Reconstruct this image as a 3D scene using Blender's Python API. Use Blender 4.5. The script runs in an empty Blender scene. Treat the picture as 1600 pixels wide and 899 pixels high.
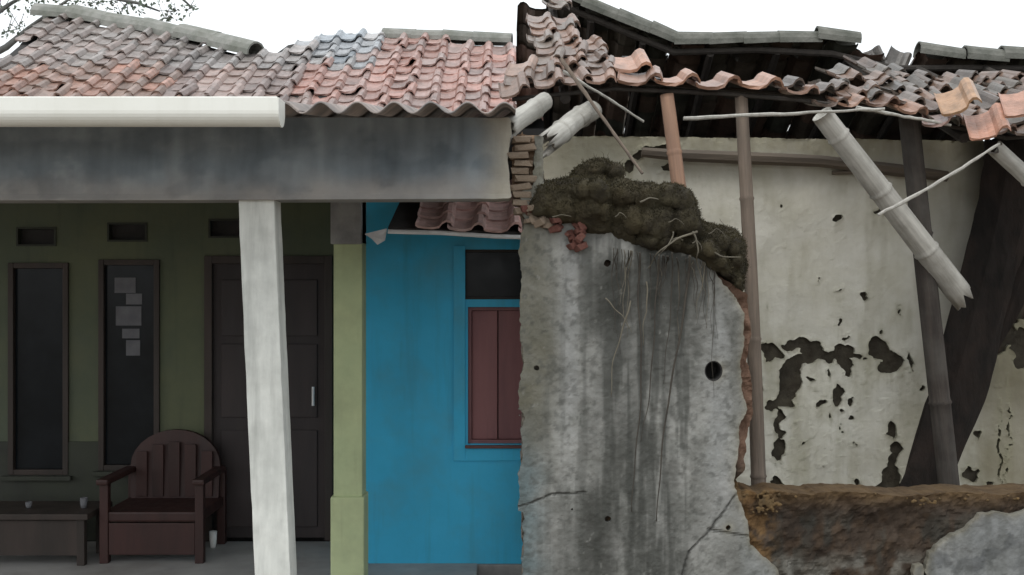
import bpy, bmesh, math, random
import numpy as np
from mathutils import Vector, Matrix
R = math.radians
random.seed(7)
scene = bpy.context.scene
COL = scene.collection
F = 1716.0            # focal length in photo pixels (1600 wide)
H = 1.61              # eye height

# ------------------------------------------------------------------ camera, sky, sun, exposure
cam_d = bpy.data.cameras.new('camera'); cam = bpy.data.objects.new('camera', cam_d); COL.objects.link(cam)
cam.location = (0, 0, H); cam.rotation_euler = (R(90), 0, 0)
cam_d.sensor_width = 36; cam_d.lens = 36 * F / 1600; cam_d.clip_end = 2000; cam_d.clip_start = 0.05
scene.camera = cam

SUN_EL, SUN_AZ = 58, -150      # azimuth measured from +Y towards +X: behind the camera, to the left
world = bpy.data.worlds.new('World'); scene.world = world; world.use_nodes = True
nt = world.node_tree; nt.nodes.clear()
sky = nt.nodes.new('ShaderNodeTexSky'); sky.sky_type = 'NISHITA'; sky.sun_disc = False
sky.sun_elevation = R(SUN_EL); sky.sun_rotation = R(SUN_AZ); sky.dust_density = 4
mixn = nt.nodes.new('ShaderNodeMix'); mixn.data_type = 'RGBA'; mixn.inputs[0].default_value = 0.86
mixn.inputs[7].default_value = (10.9, 11.3, 11.5, 1)      # overcast cloud
bg = nt.nodes.new('ShaderNodeBackground'); bg.inputs[1].default_value = 0.1
wo = nt.nodes.new('ShaderNodeOutputWorld')
nt.links.new(sky.outputs[0], mixn.inputs[6]); nt.links.new(mixn.outputs[2], bg.inputs[0]); nt.links.new(bg.outputs[0], wo.inputs[0])
sd = bpy.data.lights.new('sun', 'SUN'); sd.energy = 0.8; sd.angle = R(25); sd.color = (1, .97, .92)
so = bpy.data.objects.new('sun', sd); COL.objects.link(so)
sdir = Vector((math.sin(R(SUN_AZ)) * math.cos(R(SUN_EL)), math.cos(R(SUN_AZ)) * math.cos(R(SUN_EL)), math.sin(R(SUN_EL))))
so.rotation_euler = (-sdir).to_track_quat('-Z', 'Y').to_euler(); so.location = (0, 0, 20)
scene.view_settings.view_transform = 'Standard'; scene.view_settings.look = 'None'
scene.view_settings.exposure = 0.35; scene.view_settings.gamma = 1

# ------------------------------------------------------------------ helpers
def P(px, py, Y): return Vector(((px - 800) / F * Y, Y, H - (py - 449.5) / F * Y))
WM = {}
def link(o, parent=None, mw=None):
    COL.objects.link(o)
    mw = mw if mw is not None else Matrix.Identity(4)
    if parent is not None:
        o.parent = parent; o.matrix_parent_inverse = WM[parent.name].inverted()
    o.matrix_basis = mw
    WM[o.name] = mw
    return o
def tag(o, label=None, cat=None, group=None, kind=None):
    if label: o['label'] = label
    if cat: o['category'] = cat
    if group: o['group'] = group
    if kind: o['kind'] = kind
    return o
def thing(name, loc, label, cat, group=None):
    o = bpy.data.objects.new(name, None); o.empty_display_size = .1
    link(o, None, Matrix.Translation(loc)); return tag(o, label, cat, group)
def inst(name, mesh, mw, parent=None, color=None):
    o = bpy.data.objects.new(name, mesh); link(o, parent, mw)
    if color: o.color = (*color, 1)
    return o
class MB:
    def __init__(s): s.v = []; s.f = []
    def box(s, lo, hi, M=None):
        b = len(s.v); x0, y0, z0 = lo; x1, y1, z1 = hi
        for p in ((x0,y0,z0),(x1,y0,z0),(x1,y1,z0),(x0,y1,z0),(x0,y0,z1),(x1,y0,z1),(x1,y1,z1),(x0,y1,z1)):
            s.v.append(tuple(M @ Vector(p)) if M else p)
        s.f += [tuple(b + i for i in q) for q in ((3,2,1,0),(4,5,6,7),(0,1,5,4),(1,2,6,5),(2,3,7,6),(3,0,4,7))]
        return s
    def tube(s, pts, rad, n=10, cap=True, sq=1.0):
        pts = [Vector(p) for p in pts]; b = len(s.v); m = len(pts)
        if not hasattr(rad, '__len__'): rad = [rad] * m
        up = Vector((0.123, .31, .94))
        for i, p in enumerate(pts):
            t = (pts[min(i + 1, m - 1)] - pts[max(i - 1, 0)]).normalized()
            a = t.cross(up).normalized() if abs(t.dot(up)) < .99 else t.cross(Vector((1, 0, 0))).normalized()
            c = a.cross(t)
            for k in range(n):
                an = 2 * math.pi * k / n
                s.v.append(tuple(p + (a * math.cos(an) + c * math.sin(an) * sq) * rad[i]))
        for i in range(m - 1):
            for k in range(n):
                k2 = (k + 1) % n
                s.f.append((b + i * n + k, b + i * n + k2, b + (i + 1) * n + k2, b + (i + 1) * n + k))
        if cap:
            s.f.append(tuple(b + k for k in range(n))[::-1]); s.f.append(tuple(b + (m - 1) * n + k for k in range(n)))
        return s
    def lathe(s, prof, c=(0, 0, 0), n=16):
        b = len(s.v); c = Vector(c)
        for r, z in prof:
            for k in range(n):
                a = 2 * math.pi * k / n; s.v.append((c.x + r * math.cos(a), c.y + r * math.sin(a), c.z + z))
        for i in range(len(prof) - 1):
            for k in range(n):
                k2 = (k + 1) % n; s.f.append((b + i * n + k, b + i * n + k2, b + (i + 1) * n + k2, b + (i + 1) * n + k))
        s.f.append(tuple(b + k for k in range(n))[::-1]); s.f.append(tuple(b + (len(prof) - 1) * n + k for k in range(n)))
        return s
    def mesh(s, name, mat, smooth=False, bevel=0):
        m = bpy.data.meshes.new(name); m.from_pydata(s.v, [], s.f)
        if bevel:
            bm = bmesh.new(); bm.from_mesh(m)
            bmesh.ops.bevel(bm, geom=[e for e in bm.edges if e.calc_face_angle(0) > .5], offset=bevel, segments=2, affect='EDGES', profile=.6)
            bm.to_mesh(m); bm.free()
        m.materials.append(mat)
        if smooth: m.polygons.foreach_set('use_smooth', [True] * len(m.polygons))
        m.update(); return m
    def build(s, name, mat, parent=None, smooth=False, bevel=0, mw=None):
        return inst(name, s.mesh(name, mat, smooth, bevel), mw if mw is not None else Matrix.Identity(4), parent)

# ------------------------------------------------------------------ numpy noise and 2-D fields
_rs = np.random.RandomState(3); _tab = _rs.rand(256, 256)
def vnoise(x, y):
    xi = np.floor(x).astype(int); yi = np.floor(y).astype(int); fx = x - xi; fy = y - yi
    fx = fx * fx * (3 - 2 * fx); fy = fy * fy * (3 - 2 * fy)
    g = lambda a, b: _tab[a & 255, b & 255]
    return (g(xi, yi) * (1 - fx) + g(xi + 1, yi) * fx) * (1 - fy) + (g(xi, yi + 1) * (1 - fx) + g(xi + 1, yi + 1) * fx) * fy
def fbm(x, y, o=4):
    s = 0; a = .5; t = 0
    for i in range(o):
        ca, sa = math.cos(1.1 * i + .5), math.sin(1.1 * i + .5); k = 2.03 ** i
        s = s + a * vnoise((x * ca - y * sa) * k + 17.3 * i, (x * sa + y * ca) * k + 5.1 * i); t += a; a *= .5
    return s / t
def poly_sdf(px, py, pts):
    d = np.full(px.shape, 1e18); ins = np.zeros(px.shape, bool); n = len(pts)
    for i in range(n):
        ax, ay = pts[i]; bx, by = pts[(i + 1) % n]
        ex, ey = bx - ax, by - ay; wx, wy = px - ax, py - ay
        t = np.clip((wx * ex + wy * ey) / (ex * ex + ey * ey + 1e-9), 0, 1)
        d = np.minimum(d, (wx - ex * t) ** 2 + (wy - ey * t) ** 2)
        c = ((ay <= py) & (by > py)) | ((by <= py) & (ay > py))
        xx = ax + (py - ay) / (by - ay + 1e-12) * ex
        ins ^= c & (px < xx)
    d = np.sqrt(d); return np.where(ins, d, -d)
def seg_dist(px, py, pts):
    d = np.full(px.shape, 1e9)
    for (ax, ay), (bx, by) in zip(pts[:-1], pts[1:]):
        ex, ey = bx - ax, by - ay; wx, wy = px - ax, py - ay
        t = np.clip((wx * ex + wy * ey) / (ex * ex + ey * ey + 1e-9), 0, 1)
        d = np.minimum(d, np.hypot(wx - ex * t, wy - ey * t))
    return d
def ss(a, b, x): 
    t = np.clip((x - a) / (b - a), 0, 1); return t * t * (3 - 2 * t)
def skin(name, Y, rect, res, field, thick, mat, parent, colfn=None, dispfn=None, back=False):
    """A slab of wall/plaster on the plane Y whose outline is field>0 (field in photo pixels of that plane)."""
    x0, z1 = (rect[0] - 800) / F * Y, H - (rect[1] - 449.5) / F * Y
    x1, z0 = (rect[2] - 800) / F * Y, H - (rect[3] - 449.5) / F * Y
    nx = int((x1 - x0) / res) + 1; nz = int((z1 - z0) / res) + 1
    X, Z = np.meshgrid(np.linspace(x0, x1, nx), np.linspace(z0, z1, nz), indexing='ij')
    PX = 800 + X * F / Y; PY = 449.5 - (Z - H) * F / Y
    V = field(PX, PY); V[np.abs(V) < 1e-6] = 1e-6
    V[0, :] = V[-1, :] = -1e-3; V[:, 0] = V[:, -1] = -1e-3
    ok = V > 0
    idx = -np.ones(V.shape, int); idx[ok] = np.arange(ok.sum())
    pts = list(zip(X[ok].tolist(), Z[ok].tolist()))
    full = ok[:-1, :-1] & ok[1:, :-1] & ok[1:, 1:] & ok[:-1, 1:]
    anyc = ok[:-1, :-1] | ok[1:, :-1] | ok[1:, 1:] | ok[:-1, 1:]
    I, J = np.nonzero(full)
    faces = np.stack([idx[I, J], idx[I + 1, J], idx[I + 1, J + 1], idx[I, J + 1]], 1).tolist()
    ed = {}
    def cut(a, b):
        k = (a, b) if a < b else (b, a)
        if k not in ed:
            va, vb = V[k[0]], V[k[1]]; t = va / (va - vb)
            ed[k] = len(pts); pts.append((X[k[0]] + (X[k[1]] - X[k[0]]) * t, Z[k[0]] + (Z[k[1]] - Z[k[0]]) * t))
        return ed[k]
    I, J = np.nonzero(anyc & ~full)
    for i, j in zip(I.tolist(), J.tolist()):
        cs = [(i, j), (i + 1, j), (i + 1, j + 1), (i, j + 1)]; poly = []
        for q in range(4):
            a, b = cs[q], cs[(q + 1) % 4]
            if ok[a]: poly.append(int(idx[a]))
            if ok[a] != ok[b]: poly.append(cut(a, b))
        if len(poly) > 2: faces.append(poly)
    n = len(pts); A = np.array(pts)
    px = 800 + A[:, 0] * F / Y; py = 449.5 - (A[:, 1] - H) * F / Y
    yy = np.full(n, float(Y))
    if dispfn is not None: yy = yy + dispfn(px, py)
    edges = {}
    for f in faces:
        for a, b in zip(f, f[1:] + f[:1]):
            if (b, a) in edges: del edges[(b, a)]
            else: edges[(a, b)] = 1
    bnd = sorted({v for e in edges for v in e}); bmap = {v: n + k for k, v in enumerate(bnd)}
    verts = np.concatenate([np.stack([A[:, 0], yy, A[:, 1]], 1), np.stack([A[bnd, 0], np.full(len(bnd), Y + thick), A[bnd, 1]], 1)])
    allf = faces + [[b, a, bmap[a], bmap[b]] for a, b in edges]
    colv = colfn(px, py) if colfn is not None else np.ones((n, 3))
    colv = np.concatenate([colv, colv[bnd] * .8])
    if back:
        bv = len(verts); verts = np.concatenate([verts, np.stack([A[:, 0], np.full(n, Y + thick), A[:, 1]], 1)])
        allf += [[bv + q for q in f[::-1]] for f in faces]; colv = np.concatenate([colv, colv[:n]])
    m = bpy.data.meshes.new(name); m.from_pydata(verts.tolist(), [], allf)
    at = m.color_attributes.new('Col', 'FLOAT_COLOR', 'POINT')
    at.data.foreach_set('color', np.concatenate([colv, np.ones((len(colv), 1))], 1).astype(np.float32).ravel())
    m.materials.append(mat); m.update()
    return inst(name, m, Matrix.Identity(4), parent)

# ------------------------------------------------------------------ materials
def mat(name, base, c2=None, scale=8, stretch=(1, 1, 1), rough=.75, bump=.15, bscale=40, obj=False, vcol=False, spec=.35,
        lo=.35, hi=.65, rnd=True, dirt=None, dirt_scale=3, dirt_amt=.5, trans=0, streak=0, streak_col=(.1, .1, .09)):
    m = bpy.data.materials.new(name); m.use_nodes = True; t = m.node_tree; N = t.nodes; L = t.links
    b = N['Principled BSDF']; b.inputs['Roughness'].default_value = rough
    b.inputs['Specular IOR Level'].default_value = spec
    tc = N.new('ShaderNodeTexCoord'); src = tc.outputs['Object']
    if rnd:
        oi = N.new('ShaderNodeObjectInfo'); ad = N.new('ShaderNodeVectorMath'); ad.operation = 'ADD'
        sc = N.new('ShaderNodeMath'); sc.operation = 'MULTIPLY'; sc.inputs[1].default_value = 37.0
        L.new(oi.outputs['Random'], sc.inputs[0]); L.new(src, ad.inputs[0]); L.new(sc.outputs[0], ad.inputs[1]); src = ad.outputs[0]
    mp = N.new('ShaderNodeMapping'); mp.inputs['Scale'].default_value = stretch; L.new(src, mp.inputs[0])
    def noise(s, d=6, vec=None):
        n = N.new('ShaderNodeTexNoise'); n.inputs['Scale'].default_value = s; n.inputs['Detail'].default_value = d
        n.inputs['Roughness'].default_value = .62
        L.new(vec or mp.outputs[0], n.inputs['Vector']); return n.outputs[0]
    def ramp(fac, a, c):
        r = N.new('ShaderNodeMapRange'); r.inputs[1].default_value = a; r.inputs[2].default_value = c; L.new(fac, r.inputs[0]); return r.outputs[0]
    def mix(fac, a, c, mode='MIX'):
        x = N.new('ShaderNodeMix'); x.data_type = 'RGBA'; x.blend_type = mode
        if isinstance(fac, float): x.inputs[0].default_value = fac
        else: L.new(fac, x.inputs[0])
        for i, q in ((6, a), (7, c)):
            if isinstance(q, tuple): x.inputs[i].default_value = (*q, 1)
            else: L.new(q, x.inputs[i])
        return x.outputs[2]
    c2 = c2 or tuple(v * .7 for v in base)
    col = mix(ramp(noise(scale), lo, hi), base, c2)
    if dirt: 
        f = ramp(noise(dirt_scale, 8, src), .45, .7); mm = N.new('ShaderNodeMath'); mm.operation = 'MULTIPLY'; mm.inputs[1].default_value = dirt_amt
        L.new(f, mm.inputs[0]); col = mix(mm.outputs[0], col, dirt)
    if streak:
        m2 = N.new('ShaderNodeMapping'); m2.inputs['Scale'].default_value = (9, 9, .7); L.new(src, m2.inputs[0])
        f = ramp(noise(1.6, 7, m2.outputs[0]), .52, .72); mm = N.new('ShaderNodeMath'); mm.operation = 'MULTIPLY'; mm.inputs[1].default_value = streak
        L.new(f, mm.inputs[0]); col = mix(mm.outputs[0], col, streak_col)
    if obj:
        o2 = N.new('ShaderNodeObjectInfo'); col = mix(1.0, col, o2.outputs['Color'], 'MULTIPLY')
    if vcol:
        va = N.new('ShaderNodeVertexColor'); va.layer_name = 'Col'; col = mix(1.0, col, va.outputs[0], 'MULTIPLY')
    L.new(col, b.inputs['Base Color'])
    if bump:
        bp = N.new('ShaderNodeBump'); bp.inputs['Strength'].default_value = bump; bp.inputs['Distance'].default_value = .01
        L.new(noise(bscale, 5), bp.inputs['Height']); L.new(bp.outputs[0], b.inputs['Normal'])
    rr = N.new('ShaderNodeMapRange'); rr.inputs[3].default_value = max(.05, rough - .15); rr.inputs[4].default_value = min(1, rough + .15)
    L.new(noise(scale * 2.3), rr.inputs[0]); L.new(rr.outputs[0], b.inputs['Roughness'])
    if trans: b.inputs['Transmission Weight'].default_value = trans
    return m
M = {}
M['tile'] = mat('terracotta_tile', (1, 1, 1), (.72, .70, .68), 14, rough=.36, bump=.3, bscale=60, obj=True, spec=.6, dirt=(.30, .31, .29), dirt_scale=9, dirt_amt=.7)
M['cap'] = mat('mortared_ridge', (.30, .30, .28), (.20, .21, .19), 7, rough=.9, bump=.5, bscale=30, dirt=(.12, .13, .1), dirt_scale=5, dirt_amt=.6)
M['oldcap'] = mat('mossy_ridge_cap', (.19, .19, .17), (.11, .115, .10), 9, rough=.9, bump=.6, bscale=30, dirt=(.07, .075, .06), dirt_scale=7, dirt_amt=.7)
M['dark'] = mat('shade_dark_board', (.045, .042, .04), (.03, .03, .03), 5, rough=.95)  # dark albedo carries the dimness of unlit rooms and gaps
M['sheet'] = mat('weathered_corrugated_sheet', (.42, .36, .33), (.25, .24, .24), 6, rough=.8, bump=.1, dirt=(.15, .13, .12), dirt_amt=.5)
M['pvc'] = mat('white_pvc', (.84, .85, .80), (.80, .81, .76), 3, streak=.15, streak_col=(.5, .5, .42), rough=.35, bump=.02, spec=.5, dirt=(.55, .55, .46), dirt_scale=2, dirt_amt=.18)
M['beam'] = mat('grimy_painted_beam', (.95, .95, .95), (.68, .70, .72), 3, rough=.85, bump=.2, bscale=25, vcol=True, rnd=False)
M['post'] = mat('flaking_whitewash', (.76, .78, .74), (.58, .60, .57), 5, (3, 3, .5), streak=.5, streak_col=(.34, .35, .33), rough=.8, bump=.25, bscale=12, dirt=(.30, .31, .29), dirt_scale=7, dirt_amt=.35)
M['green'] = mat('olive_green_paint', (.115, .125, .072), (.09, .105, .066), 3, streak=.4, streak_col=(.06, .07, .05), rough=.8, bump=.1, dirt=(.07, .085, .07), dirt_scale=1.2, dirt_amt=.5)
M['wains'] = mat('dark_wainscot_paint', (.045, .05, .035), (.035, .037, .03), 3, rough=.75, bump=.08)
M['pilaster'] = mat('pale_yellow_green_paint', (.50, .56, .32), (.43, .50, .29), 3, streak=.45, streak_col=(.24, .25, .15), rough=.75, bump=.15, bscale=20, dirt=(.22, .24, .15), dirt_scale=4, dirt_amt=.4)
M['grey'] = mat('grey_render', (.32, .32, .31), (.24, .24, .24), 6, rough=.9, bump=.2, dirt=(.12, .12, .12), dirt_amt=.5)
M['blue'] = mat('blue_wall_paint', (.058, .48, .76), (.050, .43, .68), 2.5, streak=.35, streak_col=(.05, .25, .36), rough=.7, bump=.12, bscale=22, dirt=(.10, .30, .38), dirt_scale=2.2, dirt_amt=.55)
M['redwood'] = mat('red_brown_wood', (.15, .062, .055), (.10, .044, .04), 5, (1, 1, .15), rough=.55, bump=.15)
M['dkwood'] = mat('dark_wood', (.05, .036, .03), (.03, .024, .02), 6, (1, 1, .15), rough=.6, bump=.15)
M['chairwood'] = mat('polished_red_wood', (.05, .020, .017), (.03, .014, .012), 7, (1, 1, .2), streak=.5, streak_col=(.02, .012, .01), rough=.5, bump=.08)
M['shutter'] = mat('faded_red_shutter', (.30, .14, .14), (.22, .105, .11), 5, (1, 1, .15), rough=.7, bump=.2, streak=.4, streak_col=(.13, .08, .08))
M['doorwood'] = mat('dark_brown_door', (.045, .034, .033), (.03, .024, .024), 5, (1, 1, .15), rough=.6, bump=.12)
M['glass'] = mat('dusty_dark_glass', (.012, .015, .018), (.007, .009, .011), 4, rough=.2, bump=0, spec=.16)
M['paper'] = mat('sun_faded_paper', (.16, .16, .17), (.12, .12, .13), 12, rough=.9, bump=.05)
M['floor'] = mat('cement_floor', (.42, .41, .39), (.34, .33, .32), 4, rough=.55, bump=.08, dirt=(.18, .16, .14), dirt_amt=.5)
M['ground'] = mat('packed_earth', (.22, .18, .14), (.15, .125, .10), 2, rough=.95, bump=.5, bscale=15)
M['zinc'] = mat('zinc_flashing', (.72, .73, .73), (.5, .5, .5), 6, rough=.4, bump=.1, spec=.6)
M['plaster'] = mat('old_lime_plaster', (1, 1, 1), (.74, .75, .74), 9, rough=.92, bump=.45, bscale=45, vcol=True, rnd=False, dirt=(.45, .46, .43), dirt_scale=5, dirt_amt=.45)
M['cream'] = mat('cream_limewash', (1, 1, 1), (.86, .85, .80), 4, rough=.92, bump=.25, bscale=30, vcol=True, rnd=False)
M['core'] = mat('earthen_masonry', (1, 1, 1), (.5, .46, .42), 14, rough=.97, bump=.9, bscale=28, vcol=True, rnd=False)
M['redbrick'] = mat('broken_red_brick', (.20, .075, .055), (.12, .045, .04), 14, rough=.95, bump=.7, bscale=50, dirt=(.16, .12, .09), dirt_scale=12, dirt_amt=.6)
M['brick'] = mat('old_clay_brick', (.30, .235, .175), (.24, .175, .13), 14, rough=.95, bump=.7, bscale=50, dirt=(.30, .27, .2), dirt_scale=12, dirt_amt=.6)
M['bamboo'] = mat('weathered_bamboo', (.50, .49, .45), (.34, .33, .30), 16, (3, 3, .25), rough=.65, bump=.25, dirt=(.13, .12, .10), dirt_scale=5, dirt_amt=.5)
M['oldpost'] = mat('weathered_brown_post', (.21, .165, .13), (.13, .105, .085), 14, (3, 3, .2), rough=.85, bump=.4, dirt=(.12, .10, .08), dirt_scale=4, dirt_amt=.5)
M['darkpost'] = mat('dark_aged_post', (.055, .045, .038), (.03, .025, .022), 14, (3, 3, .2), rough=.9, bump=.4, dirt=(.11, .105, .095), dirt_scale=3, dirt_amt=.5)
M['orangepost'] = mat('fresh_cut_pole', (.36, .22, .15), (.26, .165, .12), 14, (3, 3, .2), rough=.8, bump=.3)
M['char'] = mat('charred_timber', (.020, .016, .014), (.009, .008, .007), 9, (2, 2, .6), rough=.95, bump=.9, bscale=25, spec=.2, dirt=(.036, .024, .019), dirt_scale=4, dirt_amt=.6)
M['timber'] = mat('grey_brown_timber', (.16, .13, .10), (.09, .075, .06), 8, (.2, 2, 2), rough=.9, bump=.4)
M['shade_dark_wood'] = mat('shade_dark_rafter', (.05, .043, .037), (.03, .026, .023), 8, (2, 2, 2), rough=.95, bump=.3)  # shade of the roof space put into the timber colour
M['moss'] = mat('moss_and_soil', (.046, .039, .021), (.022, .018, .012), 12, rough=1, bump=1.0, bscale=45, rnd=False, dirt=(.062, .048, .022), dirt_scale=5, dirt_amt=.6)
M['tuft'] = mat('moss_tuft', (.056, .047, .022), (.028, .023, .012), 9, rough=1, bump=0, rnd=False)
M['ochre'] = mat('ochre_lichen', (.15, .095, .04), (.08, .055, .028), 20, rough=1, bump=.8, bscale=60, rnd=False)
M['root'] = mat('pale_root', (.17, .155, .12), (.10, .09, .07), 12, rough=.9, bump=.2)
M['droot'] = mat('dark_root', (.07, .062, .05), (.045, .04, .035), 12, rough=.9, bump=.2)
M['bark'] = mat('grey_bark', (.16, .16, .15), (.10, .10, .10), 8, (1, 1, .3), rough=.95, bump=.5)
M['leaf'] = mat('tree_leaf', (.14, .17, .13), (.09, .12, .085), 4, rough=.7, bump=0)
M['cup'] = mat('white_ceramic', (.75, .74, .72), (.7, .7, .68), 3, rough=.3, bump=0)

# ------------------------------------------------------------------ setting: ground, porch floor
g = MB(); g.v = [(-400, -400, -.15), (400, -400, -.15), (400, 900, -.15), (-400, 900, -.15)]; g.f = [(0, 1, 2, 3)]
tag(g.build('ground', M['ground']), kind='structure')
tag(MB().box((-6.5, 5.0, -.149), (-.2, 6.97, 0)).build('porch_floor', M['floor'], bevel=.008), kind='structure')

# ------------------------------------------------------------------ roof tile meshes
TP = [(0, .014), (.012, .002), (.05, -.005), (.095, -.004), (.128, .008), (.145, .034), (.165, .047), (.187, .041), (.204, .014)]
def tile_mesh(name, w=.2, L=.29, th=.016, crack=None, hole=None):
    k = w / .185; m = MB(); n = len(TP)
    for y in (0, L):
        for off in (0, -th):
            for x, z in TP: m.v.append((x * k - w / 2, y, z * k + off))
    q = lambda a, b: (a, a + 1, b + 1, b)
    for i in range(n - 1):
        if hole and i == 2:
            continue
        m.f.append(q(i, 2 * n + i)); m.f.append(q(n + i, 3 * n + i)[::-1])
        m.f.append((n + i, n + i + 1, i + 1, i))
    if hole:                        # a chip punched out of the pan
        b = len(m.v); y0, y1 = hole
        for y in (y0, y1):
            for off in (0, -th):
                for i in (2, 3): x, z = TP[i]; m.v.append((x * k - w / 2, y, z * k + off))
        for o_, a0, a1, c0, c1 in ((0, 2, 3, 2 * n + 2, 2 * n + 3), (2, n + 2, n + 3, 3 * n + 2, 3 * n + 3)):
            m.f.append((a0, a1, b + o_ + 1, b + o_)); m.f.append((b + 4 + o_, b + 5 + o_, c1, c0))
    m.f.append((n, 0, 2 * n, 3 * n)); m.f.append((2 * n - 1, 4 * n - 1, 3 * n - 1, n - 1))
    me = m.mesh(name, M['tile'], smooth=False); return me
def vary(me, seed):
    rg = random.Random(seed); m2 = me.copy(); c = [rg.gauss(0, .004) for _ in range(4)]; n = len(TP); chip = rg.choice((0, 0, 1, 2))
    for i, v in enumerate(m2.vertices):
        row = i // (2 * n); k = i % n
        v.co.z += c[row * 2] + c[row * 2 + 1] * (k / n - .5) * 2
        if row == 0: v.co.y += rg.gauss(0, .004) + (.04 * max(0, 1 - k / 3) if chip == 1 else (.035 * max(0, (k - 5) / 3) if chip == 2 else 0))
    return m2
TILE = tile_mesh('roof_tile'); TILEH = tile_mesh('roof_tile_holed', hole=(.152, .176))
TILES = [TILE] + [vary(TILE, i) for i in range(7)]
def orient(o, xa, ya):
    ya = ya.normalized(); xa = (xa - ya * xa.dot(ya)).normalized(); za = xa.cross(ya)
    return Matrix.Translation(o) @ Matrix((xa, ya, za)).transposed().to_4x4()
def jit(s, a): return Matrix.Rotation(random.gauss(0, a), 4, 'Z') @ Matrix.Rotation(random.gauss(0, a * .6), 4, 'X') @ Matrix.Rotation(random.gauss(0, a * .6), 4, 'Y') @ Matrix.Translation((random.gauss(0, s), random.gauss(0, s), abs(random.gauss(0, s * .4))))
TILT = Matrix.Rotation(R(-3.2), 4, 'X')
def shade(c, k): return tuple(max(0, v * k) for v in c)
def lerp(a, b, t): return tuple(x + (y - x) * t for x, y in zip(a, b))

# ================================================================== GREEN HOUSE
gh = thing('green_house', (-3.2, 7, 0), 'dim green porch house under the red tiled roof with white gutter', 'house')
WY = 7.0
def wx(px): return (px - 800) / F * WY
def wz(py): return H - (py - 449.5) / F * WY
# front wall with real openings
ops = [(14, 108, 411, 742), (155, 250, 406, 735), (320, 520, 400, 846), (26, 88, 355, 385), (168, 230, 348, 378), (326, 388, 342, 372)]
xs = sorted({-6.4, -.25} | {wx(o[0]) for o in ops} | {wx(o[1]) for o in ops}); zs = sorted({0.0, 2.23, wz(690)} | {wz(o[2]) for o in ops} | {max(0, wz(o[3])) for o in ops})
ga, gb, gc = MB(), MB(), MB()
for i in range(len(xs) - 1):
    for j in range(len(zs) - 1):
        cx, cz = (xs[i] + xs[i + 1]) / 2, (zs[j] + zs[j + 1]) / 2
        if any(wx(o[0]) < cx < wx(o[1]) and wz(o[3]) < cz < wz(o[2]) for o in ops): continue
        ((gc if cx > wx(500) else gb) if cz < wz(690) else ga).box((xs[i], WY - (.012 if cz < wz(690) else 0), zs[j]), (xs[i + 1], WY + .14, zs[j + 1]))
ga.build('wall', M['green'], gh); gb.build('wainscot', M['wains'], gh); gc.build('wainscot', M['wains'], gh)
rm = MB(); rm.box((-6.4, WY + 2.2, 0), (-.3, WY + 2.3, 2.2)); rm.box((-6.5, WY + .14, -.1), (-.2, WY + 2.3, -.004)); rm.box((-6.5, WY + .14, 2.2), (-.2, WY + 2.3, 2.225))
rm.box((-6.5, WY + .14, 0), (-6.4, WY + 2.2, 2.2)); rm.box((-.3, WY + .15, 0), (-.2, WY + 2.3, 2.2))
rm.build('room', M['dark'], gh)
def frame_mb(x0, x1, z0, z1, y0, y1, t):
    m = MB(); m.box((x0, y0, z0), (x0 + t, y1, z1)); m.box((x1 - t, y0, z0), (x1, y1, z1))
    m.box((x0 + t, y0 + .002, z1 - t), (x1 - t, y1, z1)); m.box((x0 + t, y0 + .002, z0), (x1 - t, y1, z0 + t)); return m
for o in ops[:2]:
    x0, x1, z0, z1 = wx(o[0]), wx(o[1]), wz(o[3]), wz(o[2])
    w = frame_mb(x0, x1, z0, z1, WY - .02, WY + .06, .035).build('window', M['dkwood'], gh, bevel=.004)
    MB().box((x0 + .036, WY + .015, z0 + .036), (x1 - .036, WY + .021, z1 - .036)).build('pane', M['glass'], w)
    MB().box((x0 - .03, WY - .055, z0 - .03), (x1 + .03, WY - .014, z0 - .002)).build('sill', M['wains'], w, bevel=.004)
x0, x1, z1 = wx(320), wx(520), wz(400)
dr = MB().box((x0 + .05, WY + .02, .012), (x1 - .05, WY + .055, z1 - .05)).build('door', M['doorwood'], gh)
fm = MB(); fm.box((x0, WY - .02, 0), (x0 + .05, WY + .1, z1)); fm.box((x1 - .05, WY - .02, 0), (x1, WY + .1, z1)); fm.box((x0 + .05, WY - .018, z1 - .05), (x1 - .05, WY + .1, z1))
fm.build('door_frame', M['dkwood'], dr, bevel=.004)
for (a, b) in ((.08, .70), (.78, 1.25), (1.30, 1.66)):
    for s in (0, 1):
        lx = x0 + .10 + s * (x1 - x0 - .14) / 2
        MB().box((lx, WY + .008, a), (lx + (x1 - x0 - .26) / 2, WY + .022, b)).build('door_panel', M['doorwood'], dr, bevel=.006)
MB().tube([(x1 - .12, WY - .03, .86), (x1 - .12, WY - .03, .98)], .009, 8).build('door_handle', M['zinc'], dr)
for o in ops[3:]:
    x0, x1, z0, z1 = wx(o[0]), wx(o[1]), wz(o[3]), wz(o[2])
    v = frame_mb(x0, x1, z0, z1, WY - .008, WY + .05, .012).build('vent', M['wains'], gh)
    MB().box((x0 + .013, WY + .04, z0 + .013), (x1 - .013, WY + .046, z1 - .013)).build('vent_backing', M['dark'], v)
# porch pilaster on the right, plinth, capital
PY_ = 5.9
c0, c1 = P(521, 0, PY_).x, P(566, 0, PY_).x
MB().box((c0, PY_, .4), (c1, PY_ + .16, 2.25)).build('pilaster', M['pilaster'], gh, bevel=.008)
MB().box((c0 - .014, PY_ - .02, 0), (c1 + .012, PY_ + .165, P(0, 776, PY_).z)).build('pilaster_plinth', M['pilaster'], gh, bevel=.01)
MB().box((c0 - .012, PY_ - .03, P(0, 382, PY_).z), (c1 + .0, PY_ + .17, 2.2)).build('pilaster_capital', M['grey'], gh, bevel=.008)
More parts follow.
